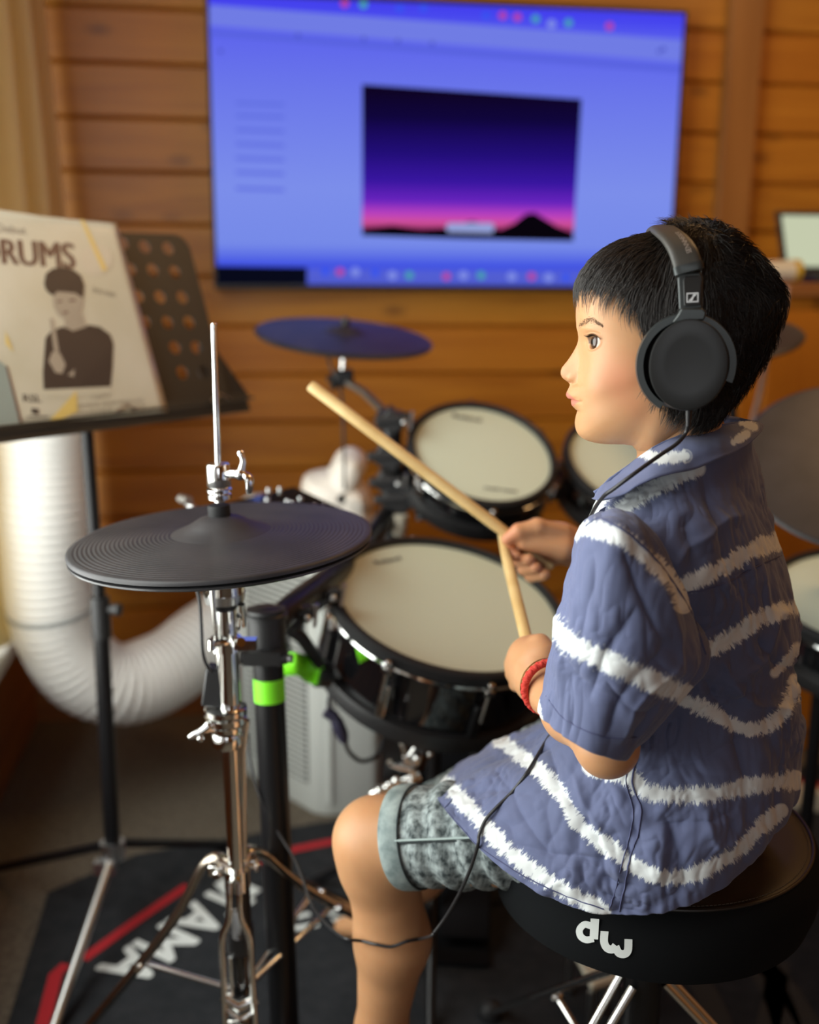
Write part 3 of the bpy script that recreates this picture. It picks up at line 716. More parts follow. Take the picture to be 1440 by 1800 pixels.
for i in range(44):
    z = .075 + i * .0125
    mb.box(acp(-.003, .035 + (dp - .09) / 2, z), (.008, dp - .09, .0045), np.stack([fx, sd, [0, 0, 1]], 1))
part('side_louvres', mb, M['white_plastic'], ac, smooth=False)
mb = MB(); mb.box(acp(.0005, .035 + (dp - .09) / 2, .075 + .27), (.003, dp - .085, .56), np.stack([fx, sd, [0, 0, 1]], 1)); part('vent_recess', mb, mat('vent_grey', (.10, .10, .10), .7), ac, 'grey recess behind the louvres', smooth=False)
mb = MB(); mb.tube([acp(.025, -.001, .03), acp(.025, -.001, ht - .06)], .006, 10); part('front_ridge', mb, M['white_plastic'], ac)
# white plastic bag lying on the unit
a_ = W(560, 850, 2.12)
P = []
prof_px = [(530, 852), (536, 835), (560, 826), (578, 822), (590, 800), (605, 788), (625, 787), (641, 800), (645, 820), (634, 842), (648, 862), (656, 885), (655, 900), (662, 930), (640, 946), (600, 946), (560, 944), (530, 920)]
cc = np.mean([W(u, v, 2.16) for u, v in prof_px], 0)
for k, f_ in enumerate(np.linspace(-1, 1, 17)):
    sc_ = math.sqrt(max(1 - f_ * f_, .002)) ** .7
    row = []
    for (u, v) in catmull(np.array(prof_px + prof_px[:1]), 70)[:-1]:
        p = W(u, v, 2.16); q = cc + (p - cc) * sc_; q[1] = 2.16 + f_ * .07
        row.append(q)
    P.append(row)
P = np.array(P); P = P + (fbm(P * 22, 3, 5) * .012)[..., None] * np.array([0, -1.0, .3])
mb = MB(); mb.grid(P, cv=True)
single('plastic_bag', mb, M['bag'], W(600, 946, 2.16), 'crumpled white plastic bag on top of the air conditioner', 'bag', sharp=0)

# ================================================================ drum rack
rk = thing('drum_rack', [*W(500, 1800, 1.36)[:2], 0], 'black tubular drum rack holding the pads with green tape on its post', 'drum rack')
pt = W(468, 1085, 1.37); pb = W(500, 1800, 1.33); d_ = pb - pt; pb = pt + d_ * (pt[2] / (pt[2] - pb[2])) ; ax = d_ / np.linalg.norm(d_)
mb = MB(); cyl(mb, pt, pb + [0, 0, .012], .0205, seg=32); post = part('post', mb, M['black_metal'], rk)
t0 = W(461, 1190, 1.365); f0 = (t0[2] - pt[2]) / ax[2]; t1 = f0 + .033
mb = MB(); mb.tube([pt + ax * f0, pt + ax * (f0 + .032)], .0209, 32, cap=False); part('tape_band', mb, M['tape'], post, 'bright green tape')
mb = MB(); cyl(mb, pt - ax * .012, pt + ax * .058, .0265, seg=28); mb.lathe([(0, .014), (.020, .013), (.029, .006), (.029, 0)], pt, (0, 0, 1), 28)
mb.box(pt + ax * .045 + [-.003, -.028, 0], (.05, .018, .018)); cyl(mb, pt + ax * .045 + [-.032, -.028, 0], pt + ax * .045 + [.030, -.028, 0], .009)
part('corner_clamp', mb, M['black_plastic'], rk)
mb = MB(); cyl(mb, pt + ax * .045 + [.028, -.03, 0], pt + ax * .045 + [.036, -.032, 0], .006); part('clamp_bolt', mb, M['steel'], rk)
up0 = W(690, 935, 1.97); up1 = W(688, 745, 1.97)
mb = MB(); mb.tube(catmull([pt + ax * .012 + [.01, .01, 0], W(520, 1062, 1.45), W(580, 1015, 1.60), W(630, 975, 1.78), W(682, 905, 1.95)], 40), .019, 24); part('curved_tube', mb, M['black_metal'], rk)
mb = MB(); cyl(mb, up0 - [0, 0, .72], up1, .019, seg=24); part('upright', mb, M['black_metal'], rk)
br1 = W(695, 872, 1.99); br2 = W(1360, 850, 2.12)
mb = MB(); cyl(mb, br1, br2, .019, seg=24); part('cross_tube', mb, M['black_metal'], rk)
for (u, v, y, sx) in [(690, 738, 1.965, .04), (684, 800, 1.96, .05), (700, 875, 1.96, .055), (680, 845, 1.96, .04), (640, 985, 1.80, .05), (560, 1040, 1.55, .045), (520, 1075, 1.44, .035), (1000, 858, 2.03, .05)]:
    c_ = W(u, v, y); mb = MB(); mb.box(c_, (sx, .05, sx * .9), Matrix.Rotation(u * .01, 3, 'Y')); cyl(mb, c_ + [-sx * .8, -.02, 0], c_ + [sx * .8, -.02, .006], .009)
    cl = part('pipe_clamp', mb, M['black_plastic'], rk, bv=.004)
    mb = MB(); mb.bar(c_ + [sx * .8, -.02, -.014], c_ + [sx * .9, -.022, .018], .010, .005, up=(1, 0, 0)); mb.ball(c_ + [sx * .55, -.032, 0], .006, 10); part('wing_screw', mb, M['steel'], cl)
mb = MB(); cyl(mb, W(745, 870, 1.94), W(740, 915, 1.93), .012); part('hanging_bracket', mb, M['black_metal'], rk)
mb = MB(); cyl(mb, W(704, 905, 1.93), W(702, 940, 1.93), .014, .012); part('bolt_end', mb, M['cream'], rk, 'pale end cap')
# green flag of tape wrapped round the lower arm
fl = [(494, 1150, 1.50), (520, 1147, 1.49), (540, 1152, 1.52), (568, 1158, 1.52)]
a_ = catmull([W(*p) for p in fl], 20); b_ = catmull([W(p[0] + 1, p[1] + 42 + (6 if p[0] > 530 else -2), p[2]) for p in fl], 20)
mb = MB(); mb.grid([a_, b_]); o_ = part('tape_flag', mb, M['tape'], rk, 'bright green tape flag', sharp=0); solid(o_, .001)
mb = MB(); mb.grid([catmull([W(622, 1124, 1.50), W(650, 1128, 1.49)], 5), catmull([W(632, 1166, 1.50), W(648, 1158, 1.49)], 5)]); o_ = part('tape_flag', mb, M['tape'], rk, 'small green tape end', sharp=0); solid(o_, .001)
mb = MB(); cyl(mb, W(555, 1185, 1.53), W(577, 1185, 1.54), .02); mb.tube([W(500, 1100, 1.5), W(530, 1120, 1.5), W(565, 1170, 1.53)], .010, 12); part('lower_arm', mb, M['black_metal'], rk)

# drum module, on a rack arm behind the hi-hat
mo = thing('drum_module', W(500, 872, 1.72), 'black drum module with small shiny buttons behind the hi-hat', 'drum module')
q0 = W(352, 893, 1.60); q1 = W(518, 853, 1.72); q2 = W(606, 893, 1.62); q3 = W(430, 930, 1.48)
nn = np.cross(q1 - q0, q3 - q0); nn /= np.linalg.norm(nn); nn = nn if nn[2] > 0 else -nn
mb = MB(); mb.add([q0, q1, q2, q3, q0 - nn * .04, q1 - nn * .04, q2 - nn * .04, q3 - nn * .04], [(0, 3, 2, 1), (4, 5, 6, 7), (0, 1, 5, 4), (1, 2, 6, 5), (2, 3, 7, 6), (3, 0, 4, 7)])
part('housing', mb, M['black_gloss'], mo, smooth=False, bv=.006)
for (u, v) in [(472, 860), (505, 880), (514, 883), (528, 875), (553, 888), (568, 890), (470, 877), (492, 858)]:
    c_ = Wp(u, v, q0 + nn * .003, nn); mb = MB(); mb.lathe([(0, .003), (.0032, .002), (.004, 0), (.004, -.004)], c_, nn, 14); part('button', mb, M['steel'], mo)
mb = MB(); cyl(mb, (q1 + q2) / 2 - nn * .03, W(655, 930, 1.92), .009); part('mounting_arm', mb, M['black_metal'], mo)
mb = MB(); cyl(mb, W(318, 876, 1.62), W(332, 880, 1.60), .007); part('side_knob', mb, M['steel'], mo)
mb = MB(); cyl(mb, W(325, 880, 1.61), q0 - nn * .01 , .005); part('knob_stem', mb, M['steel'], mo)

# ================================================================ pads
def nrm(v): v = np.asarray(v, float); return v / np.linalg.norm(v)
def frame(n, ref=(0, -1, 0)):
    n = nrm(n); a = nrm(np.asarray(ref) - n * np.dot(ref, n)); b = np.cross(n, a); return n, a, b
def drum(name, c, n, R, depth, label, cat, lugs, rim=.013, lug_ph=0.0, base=None, dark_head=False, words=(), group=None, low_hoop=True):
    n, a, b = frame(n); c = np.asarray(c, float)
    t = thing(name, base if base is not None else c - n * depth, label, cat, group)
    mb = MB(); mb.lathe([(0, -.004), (R - rim, -.004)], c, n, 72); hd = part('drum_head', mb, M['mesh_head'], t, sharp=0)
    mb = MB(); mb.lathe([(R - rim, -.006), (R - rim, .0035), (R - rim + .003, .0065), (R - .004, .006), (R, .002), (R, -.012), (R - .004, -.015), (R - .008, -.015)], c, n, 96); part('rim', mb, M['black_rubber'], t)
    mb = MB(); mb.lathe([(R - .006, -.012), (R + .001, -.014), (R + .002, -.017), (R - .001, -.022), (R - .008, -.022)], c, n, 96); part('hoop', mb, M['chrome'], t)
    mb = MB(); mb.lathe([(R - .012, -.012), (R - .012, -depth), (R - .02, -depth), (0, -depth - .001)], c, n, 96); part('shell', mb, M['black_gloss'], t)
    if low_hoop:
        mb = MB(); mb.lathe([(R - .012, -depth + .024), (R - .002, -depth + .022), (R, -depth + .016), (R, -depth - .004), (R - .006, -depth - .009), (R - .014, -depth - .009)], c, n, 96); part('lower_hoop', mb, M['black_plastic'], t)
    for k in range(lugs):
        th = lug_ph + 2 * math.pi * k / lugs; r_ = a * math.cos(th) + b * math.sin(th); tt = np.cross(n, r_)
        p = c + r_ * (R + .006)
        mb = MB(); cyl(mb, p - n * .004, p - n * (depth * .55), .0034); cyl(mb, p - n * .002, p - n * .010, .0055, seg=8)
        mb.box(p - n * .019 - r_ * .004, (.016, .014, .010), np.stack([r_, tt, n], 1))
        lg = part('lug', mb, M['chrome'], t, bv=.001)
        mb = MB(); mb.bar(p - r_ * .014 - n * (depth * .40), p - r_ * .014 - n * (depth * .86), .015, .010, up=r_); part('lug_casing', mb, M['black_metal'], t, bv=.002) if k % 2 == 0 else part('lug_casing', mb, M['chrome'], t, bv=.002)
    for (txt, ds, dt, w_, h_, sgn) in words:      # maker's word printed on the head
        mb = letters(MB(), txt, c + a * dt + b * ds - n * .0038, -b * sgn, a * -1.0 * sgn, h_, w_, .0006); part('head_print', mb, M['print_ink'], hd, smooth=False)
    return t
sc_, sn = np.array([.064, 1.621, .630]), nrm((.201, -.284, 1))
snare = drum('snare_drum', sc_, sn, .190, .135, 'large black snare drum with chrome hoop and cream mesh head, largest of the pads', 'drum', 8, .014, .35)
def head_word(dr, txt, c, n, u0, v0, u1, v1, h):
    n = nrm(n); p0 = Wp(u0, v0, np.asarray(c) - n * .003, n); p1 = Wp(u1, v1, np.asarray(c) - n * .003, n); ex = nrm(p1 - p0); ey = np.cross(n, ex)
    mb = letters(MB(), txt, p0, ex, ey, h, np.linalg.norm(p1 - p0), .0002, bold=.0006)
    part('head_print', mb, M['print_ink'], [k for k in dr.children if k.name.startswith('drum_head')][0], smooth=False)
head_word(snare, 'Roland', sc_, sn, 662, 992, 706, 983, .009)
tc1, tn1 = np.array([.134, 1.956, .812]), nrm((.195, -.628, 1))
t1 = drum('tom_drum', tc1, tn1, .140, .085, 'black tom pad with its whole cream head in view between crash cymbal and child', 'drum', 6, .012, .2)
head_word(t1, 'Roland', tc1, tn1, 796, 733, 845, 742, .011); head_word(t1, 'mesh head', tc1, tn1, 852, 859, 908, 866, .006)
tc2 = W(1118, 812, 2.02); t2 = drum('tom_drum', tc2, nrm((.15, -.60, 1)), .140, .085, 'black tom pad half hidden behind the child\'s chin and collar', 'drum', 6, .012, .7)
tc3 = W(1545, 1052, 1.72); t3 = drum('floor_tom_drum', tc3, nrm((-.05, -.22, 1)), .180, .10, 'white headed floor tom under the large ride cymbal, behind the child\'s back', 'drum', 8, .012, .3)
mb = MB(); cyl(mb, tc3 - [0, 0, .1], np.array([tc3[0], tc3[1], .01]), .012); part('support_leg', mb, M['chrome'], t3)
for (tt, cc_, nn_) in ((t1, tc1, tn1), (t2, tc2, nrm((.15, -.60, 1)))):
    s_ = cc_ - nn_ * .085; k_ = br1 + (br2 - br1) * np.clip(((s_ - br1) @ (br2 - br1)) / ((br2 - br1) @ (br2 - br1)), 0, 1)
    mb = MB(); cyl(mb, s_ + nn_ * .01, k_, .0085); mb.box(s_ + nn_ * .03 - [0, .0, .03], (.06, .05, .03)); mb.box(k_, (.05, .05, .05)); part('mount', mb, M['black_metal'], tt, bv=.003)
# snare stand under the snare
ss = thing('snare_stand', [sc_[0] + .01, sc_[1] + .02, 0], 'chrome snare stand with clamps and wing screws under the snare drum', 'stand')
sb_ = sc_ - sn * .150; st0 = np.array([sb_[0] + .01, sb_[1] + .03, .36])
mb = MB(); cyl(mb, st0 + [0, 0, .06], [st0[0], st0[1], .20], .011); cyl(mb, [st0[0], st0[1], .22], [st0[0], st0[1], .03], .014); part('tube', mb, M['black_metal'], ss)
for k in range(3):
    th = .5 + k * 2.094; r_ = np.array([math.cos(th), math.sin(th), 0]); e_ = sb_ + (r_ - sn * np.dot(r_, sn)) * .15
    mb = MB(); mb.tube([st0 + [0, 0, .05], (st0 + e_) / 2 + [0, 0, -.01], e_, e_ + sn * .03], .006, 10); part('basket_arm', mb, M['chrome'], ss)
    mb = MB(); mb.tube([np.array([st0[0], st0[1], .21]), np.array([st0[0], st0[1], 0]) + r_ * .26 + [0, 0, .012]], .008, 10); part('leg', mb, M['black_metal'], ss)
mb = MB(); mb.tube(spath([(684, 1338, 1.50), (690, 1345, 1.50), (722, 1353, 1.50), (727, 1362, 1.50), (726, 1374, 1.50), (712, 1388, 1.50), (706, 1396, 1.5)], 24), .0042, 10)
for (u, v, r_) in [(714, 1331, .007), (734, 1334, .008), (697, 1374, .008), (668, 1392, .008), (685, 1380, .006), (756, 1326, .0045)]: mb.ball(W(u, v, 1.50), r_, 14, sc=(1, 1, 1.2))
cyl(mb, W(714, 1331, 1.5), W(706, 1308, 1.5), .006, .004); cyl(mb, W(722, 1328, 1.5), W(730, 1314, 1.5), .006, .004); cyl(mb, W(700, 1345, 1.52), W(735, 1336, 1.52), .009); cyl(mb, W(655, 1398, 1.52), W(740, 1362, 1.52), .010)
part('tilter_clamp', mb, M['chrome'], ss)
mb = MB(); cyl(mb, W(722, 1375, 1.54), st0 + [0, 0, .02], .010); mb.box(W(700, 1325, 1.56), (.05, .03, .12)); part('clamp_block', mb, M['black_metal'], ss, bv=.003)

# ================================================================ cymbal pads
def cymbal_pad(name, c, n, R, label, cat='cymbal', group=None, base=None):
    t = thing(name, base if base is not None else c, label, cat, group)
    prof = [(.006, .020), (.018, .0195), (.030, .015), (.040, .009)] + [(r_, .008 * (1 - (r_ / R) ** 2)) for r_ in np.linspace(.05, R - .004, 30)] + [(R, -.003), (R - .003, -.008), (R * .6, -.004), (.01, -.002)]
    mb = MB(); mb.lathe(prof, c, n, 96); part('disc', mb, M['cymbal'], t, sharp=50)
    mb = MB(); mb.lathe([(0, .034), (.007, .034), (.009, .022), (.012, .020), (0, .02)], c, n, 20); part('wing_nut', mb, M['black_plastic'], t)
    return t
cn = nrm((.091, -.128, 1)); c1 = np.array([-.129, 2.106, 1.012])
cymbal_pad('crash_cymbal', c1, cn, .172, 'blue lit rubber crash cymbal pad on a boom arm just below the television')
bs = thing('cymbal_boom_stand', W(690, 745, 1.97), 'short chrome boom arm clamped to the rack carrying the crash cymbal', 'boom arm')
tl = W(602, 668, 2.10)
mb = MB(); cyl(mb, c1 - cn * .002, tl, .0065); part('threaded_rod', mb, M['chrome'], bs)
mb = MB(); mb.tube([tl, W(640, 690, 2.06), W(686, 735, 1.98)], .0075, 12); part('boom', mb, M['steel'], bs)
mb = MB(); mb.box(tl + [.004, 0, .004], (.035, .03, .034)); mb.ball(tl + [-.016, -.016, -.010], .008, 12); cyl(mb, tl + [-.03, -.005, .003], tl, .007); part('tilter', mb, M['black_metal'], bs, bv=.004)
mb = MB(); mb.box(W(686, 738, 1.97), (.05, .05, .03)); cyl(mb, W(680, 738, 1.95), W(722, 735, 1.95), .012); part('boom_clamp', mb, M['black_plastic'], bs, bv=.003)
mb = MB(); mb.tube(spath([(574, 616, 2.08), (580, 640, 2.09), (590, 665, 2.09), (600, 690, 2.07), (604, 760, 2.05), (606, 860, 2.05)], 20), .0028, 8); single('cymbal_cable', mb, M['cable'], W(606, 860, 2.05), 'thin dark cable hanging from the crash cymbal pad', 'cable')
c2 = W(1276, 592, 2.10); n2 = nrm((-.12, -.20, 1))
cymbal_pad('crash_cymbal', c2, n2, .145, 'small dark cymbal pad showing behind the back of the child\'s head')
mb = MB(); cyl(mb, c2, W(1300, 860, 2.12), .009); single('cymbal_boom_stand', mb, M['black_metal'], W(1300, 860, 2.12), 'dark upright rod carrying the cymbal behind the child\'s head', 'stand')
c3 = W(1512, 812, 1.62); n3 = nrm((-.20, -.70, 1))
cymbal_pad('ride_cymbal', c3, n3, .178, 'largest dark cymbal pad, tilted above the white headed floor tom')
mb = MB(); cyl(mb, c3 - n3 * .004, c3 + [.03, .14, -.12], .009); cyl(mb, c3 + [.03, .14, -.10], [c3[0] + .03, c3[1] + .14, .01], .012); single('cymbal_boom_stand', mb, M['black_metal'], [c3[0] + .03, c3[1] + .14, 0], 'dark straight stand carrying the large tilted ride cymbal', 'stand')
# ================================================================ hi-hat
hc, hn = np.array([-.222, 1.238, .832]), nrm((-.055, -.012, 1))
HB = W(440, 2000, 1.27)
hx = hc.copy(); foot = np.array([W(428, 1700, 1.26)[0], 1.262, 0]); hax = (hc - foot) / np.linalg.norm(hc - foot)
def hp(v):
    """point of the stand's axis seen at image row v"""
    lo, hi = 0.0, 1.3
    for _ in range(40):
        m_ = (lo + hi) / 2; p = foot + (hc - foot) * m_ / 1.0
        if proj(p)[0][1] > v: lo = m_
        else: hi = m_
    return foot + (hc - foot) * lo
hh = thing('hi_hat', [foot[0], foot[1], 0], 'chrome hi-hat stand carrying a pair of black rubber cymbal pads in front of the snare', 'hi-hat')
R_ = .178
gro = [(r_, .0085 * (1 - (r_ / R_) ** 1.6) + .00030 * math.sin(2 * math.pi * (r_ - .05) / .0052)) for r_ in np.linspace(.058, R_ - .006, 260)]
prof = [(.010, .0265), (.016, .026), (.026, .0225), (.036, .0165), (.046, .0115), (.052, .0095)] + gro + [(R_ - .003, .0008), (R_, -.0012), (R_, -.0045), (R_ - .003, -.0058), (R_ * .8, -.004), (.02, -.003)]
mb = MB(); mb.lathe(prof, hc, hn, 160); part('top_cymbal', mb, M['cymbal'], hh, sharp=60)
mb = MB(); mb.lathe([(.02, -.007), (R_ * .8, -.0070), (R_ - .004, -.0068), (R_ - .0005, -.008), (R_ - .0005, -.010), (R_ - .004, -.0118), (R_ * .7, -.0175), (.05, -.026), (.02, -.028)], hc, hn, 160)
part('bottom_cymbal', mb, mat('cymbal_under', (0.03, .03, .032), .3), hh, sharp=60)
ct = hc + hn * .026
mb = MB(); mb.lathe([(0, .013), (.0125, .013), (.0132, .011), (.0132, 0), (0, 0)], ct, hn, 28); part('felt', mb, M['black_rubber'], hh)
def hcyl(v0, v1, r, name, m, extra=(), r1=None, seg=28, parent=None):
    mb = MB(); cyl(mb, hp(v0), hp(v1), r, r1, seg)
    for e in extra: mb.add(*e)
    return part(name, mb, m, parent or hh)
top_rod = W(376, 572, 1.238); cl0 = hp(815)
mb = MB(); mb.tube([hp(880), cl0, top_rod], [.0036] * 3, 16); mb.ball(top_rod, .0038, 10); part('pull_rod', mb, M['chrome'], hh)
k0, k1 = hp(856), hp(815)
mb = MB(); mb.tube([k0, k0 + (k1 - k0) * .06, k0 + (k1 - k0) * .94, k1], [.0125, .0138, .0138, .0125], 32); cl = part('clutch', mb, M['chrome'], hh)
mb = MB(); cyl(mb, hp(882), hp(856), .0065); mb.tube([hp(876), hp(868)], .0135, 24); mb.tube([hp(864), hp(859)], .0145, 24); part('clutch_nuts', mb, M['chrome'], hh)
cc = (k0 + k1) / 2
mb = MB(); cyl(mb, cc + [.010, -.004, .003], cc + [.030, -.012, .004], .0055, seg=16)
mb.tube(catmull([cc + [.028, -.012, .006], cc + [.031, -.013, .020], cc + [.027, -.012, .031]], 10), np.array([.0048, .005, .0042, .0038, .0035, .0034, .0036, .004, .0042, .0030]), 12)
mb.tube(catmull([cc + [.030, -.013, .006], cc + [.038, -.016, -.002], cc + [.037, -.016, -.018]], 10), np.array([.0045, .005, .006, .0068, .007, .0068, .0064, .006, .0054, .004]), 12, flat=(1, .7)); mb.ball(cc + [.027, -.013, .004], .0072, 14)
part('wing_screw', mb, M['chrome'], cl)
hcyl(1012, 1046, .0245, 'seat_cup', M['chrome'], seg=40)
hcyl(1040, 1056, .0255, 'seat_ring', M['steel'], seg=40, r1=.0235)
hcyl(1056, 1070, .018, 'rubber_boot', M['black_rubber'], r1=.014)
hcyl(1066, 1250, .0140, 'upper_tube', M['chrome'], seg=36)
# side rods and the memory clamp
mb = MB()
for (u0, v0, u1, v1, r_) in [(372, 1022, 381, 1130, .0032), (361, 1030, 366, 1048, .004), (424, 1062, 426, 1100, .0045), (420, 1082, 418, 1104, .0038)]: cyl(mb, W(u0, v0, 1.215), W(u1, v1, 1.225), r_, seg=10)
mb.tube([hp(1120), hp(1141)], .0185, 28); mb.box(W(432, 1131, 1.225), (.026, .014, .012)); cyl(mb, W(420, 1129, 1.215), W(424, 1129, 1.20), .0055); cyl(mb, W(372, 1124, 1.22), W(372, 1142, 1.22), .0048); mb.tube([W(372, 1134, 1.22), W(390, 1130, 1.22), W(400, 1128, 1.225)], .004, 8)
part('memory_clamp', mb, M['chrome'], hh)
mb = MB(); mb.box(W(380, 1205, 1.245), (.028, .026, .050), Matrix.Rotation(.15, 3, 'Y')); cyl(mb, W(362, 1180, 1.24), W(382, 1184, 1.24), .0075); part('sensor_box', mb, M['black_plastic'], hh, bv=.003)
mb = MB(); mb.tube(spath([(340, 1018, 1.235), (350, 1050, 1.225), (354, 1100, 1.22), (356, 1140, 1.22), (362, 1165, 1.225), (374, 1184, 1.235)], 30), .0022, 10); part('sensor_cable', mb, M['cable'], hh)
for (va, vb, r_, sl) in [(1240, 1251, .026, 0), (1254, 1266, .0255, 0), (1270, 1280, .021, 0), (1284, 1309, .0185, 0)]:
    a_, b_ = hp(va), hp(vb); off = np.array([-.004, -.003, 0])
    mb = MB(); mb.tube([a_ + off, a_ + off + (b_ - a_) * .12, a_ + off + (b_ - a_) * .88, b_ + off], [r_ * .93, r_, r_, r_ * .93], 32); part('height_collar', mb, M['chrome'], hh)
mb = MB(); q_ = W(392, 1288, 1.235)
mb.tube([q_, W(368, 1280, 1.225), W(352, 1288, 1.215)], [.006, .005, .0045], 12); mb.tube(catmull([W(370, 1272, 1.22), W(356, 1284, 1.215), W(332, 1297, 1.21)], 8), [.005, .0055, .005, .0045, .0045, .0045, .0045, .003], 12); mb.ball(W(352, 1298, 1.212), .0048, 10); mb.ball(W(372, 1274, 1.22), .0055, 10)
part('wing_bolt', mb, M['chrome'], hh)
mb = MB(); mb.tube([hp(1262) + [.022, -.006, 0], W(427, 1320, 1.245), W(428, 1420, 1.25), W(430, 1520, 1.255)], .0038, 10); part('side_rod', mb, M['chrome'], hh)
hcyl(1300, 1535, .0112, 'lower_tube', M['chrome'], seg=30)
hcyl(1525, 1560, .0165, 'leg_hub', M['chrome'], seg=26)
hub = hp(1535)
# three flat legs with braces
lh = hp(1740)
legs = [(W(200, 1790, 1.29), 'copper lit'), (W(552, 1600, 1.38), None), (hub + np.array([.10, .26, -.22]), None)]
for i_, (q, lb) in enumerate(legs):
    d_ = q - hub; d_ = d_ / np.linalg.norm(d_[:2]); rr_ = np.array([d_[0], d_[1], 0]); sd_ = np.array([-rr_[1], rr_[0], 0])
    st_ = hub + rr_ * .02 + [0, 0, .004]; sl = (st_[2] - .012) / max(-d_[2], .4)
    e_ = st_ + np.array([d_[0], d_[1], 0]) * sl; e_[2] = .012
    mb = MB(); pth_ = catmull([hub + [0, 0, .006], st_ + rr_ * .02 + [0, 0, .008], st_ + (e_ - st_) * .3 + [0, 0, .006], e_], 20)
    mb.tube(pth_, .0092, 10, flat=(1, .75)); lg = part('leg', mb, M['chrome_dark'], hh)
    mb = MB(); mb.ball(e_, .014, 12); part('rubber_foot', mb, M['black_rubber'], lg)
    m_ = st_ + (e_ - st_) * .42
    mb = MB(); mb.tube([lh + rr_ * .016, m_], .0042, 10); cyl(mb, m_ - sd_ * .016, m_ + sd_ * .016, .005); part('brace', mb, M['chrome'], hh)
    mb = MB(); mb.box(st_ + rr_ * .006, (.022, .022, .016)); cyl(mb, st_ - sd_ * .02, st_ + sd_ * .02, .006); part('hinge', mb, M['chrome'], hh, bv=.002)
for s_ in (-1, 1):
    mb = MB(); mb.tube(catmull([hp(1535) + [s_ * .006, -.02, 0], hp(1562) + [s_ * .0065, -.026, 0], hp(1595) + [s_ * .008, -.027, 0], hp(1628) + [s_ * .0175, -.027, 0], hp(1680) + [s_ * .0185, -.027, 0], hp(1760) + [s_ * .0195, -.027, 0], hp(1850) + [s_ * .020, -.027, 0]], 40), .0042, 12); part('pull_frame', mb, M['chrome'], hh)
mb = MB(); cyl(mb, hp(1560), hp(1668), .016, seg=24); cyl(mb, hp(1628), hp(1668), .0185, seg=24); part('spring_housing', mb, M['black_plastic'], hh)
mb = MB(); hl = []
for k in range(140): p = hp(1585) * (1 - k / 139) + hp(1635) * (k / 139); t = k * .55; hl.append(p + [.005 * math.cos(t), -.019 + .003 * math.sin(t), 0])
mb.tube(hl, .0010, 6); part('spring', mb, M['steel'], hh)
mb = MB(); cyl(mb, hp(1668), [foot[0], foot[1], .02], .0125, seg=24); part('base_tube', mb, M['black_gloss'], hh)
mb = MB(); cyl(mb, hp(1668) + [-.010, -.018, 0], hp(1850) + [-.010, -.018, 0], .003); mb.tube([lh + [-.022, -.02, .006], lh + [0, -.028, -.004], lh + [.022, -.02, .004]], .008, 12); mb.tube([lh + [-.02, -.02, -.01], lh + [.0, -.03, -.022], lh + [.02, -.022, -.014]], .005, 10)
mb.prism([(-.016, 0), (.012, 0), (.008, -.05), (-.03, -.12)], lh + [.0, -.034, -.02], (1, 0, 0), (0, 0, 1), .008)
part('brace_collar', mb, M['chrome'], hh)
# foot board of the hi-hat pedal
mb = MB(); mb.bar([foot[0] + .0, foot[1] - .005, .055], [foot[0] + .245, foot[1] - .085, .018], .09, .008); part('foot_board', mb, M['steel'], hh, bv=.003)

# ================================================================ throne
tc = np.array([.281, 1.124, 0]); TZ = .530; TR = .180
th_ = thing('drum_throne', tc, 'round black drum stool with white lettering on the side of its padded seat', 'stool')
M['leather'] = mat('black_seat_top', (0.022, 0.019, 0.016), .42, bump=(700, .25, .0006))
M['seat_side'] = mat('black_seat_side', (0.007, 0.008, 0.009), .95, spec=.1, bump=(900, .3, .0005))
top = [(0, -.018), (.06, -.014), (.11, -.006), (.15, -.001), (TR - .012, 0), (TR - .006, -.002)]
mb = MB(); mb.lathe([(r_, TZ + z) for r_, z in top], tc, (0, 0, 1), 120); part('seat_top', mb, M['leather'], th_)
mb = MB(); mb.lathe([(TR - .006, TZ - .002), (TR, TZ - .008), (TR + .004, TZ - .03), (TR + .003, TZ - .06), (TR - .004, TZ - .082), (TR - .02, TZ - .092), (0, TZ - .092)], tc, (0, 0, 1), 120); sdp = part('seat_side', mb, M['seat_side'], th_)
mb = MB(); ringp = [tc + [(TR - .007) * math.cos(t), (TR - .007) * math.sin(t), TZ - .0005] for t in np.linspace(0, 2 * math.pi, 121)[:-1]]; mb.tube(ringp, .0019, 8, closed=True); part('piping', mb, M['leather'], th_)
mb = MB()
for t in np.linspace(0, 2 * math.pi, 241)[:-1]:
    p = tc + [(TR - .0125) * math.cos(t), (TR - .0125) * math.sin(t), TZ + .0008]; d_ = np.array([-math.sin(t), math.cos(t), 0]); mb.tube([p - d_ * .0014, p + d_ * .0014], .0004, 5)
st_ = part('stitching', mb, mat('grey_thread', (.10, .09, .075), .7), th_, smooth=False)
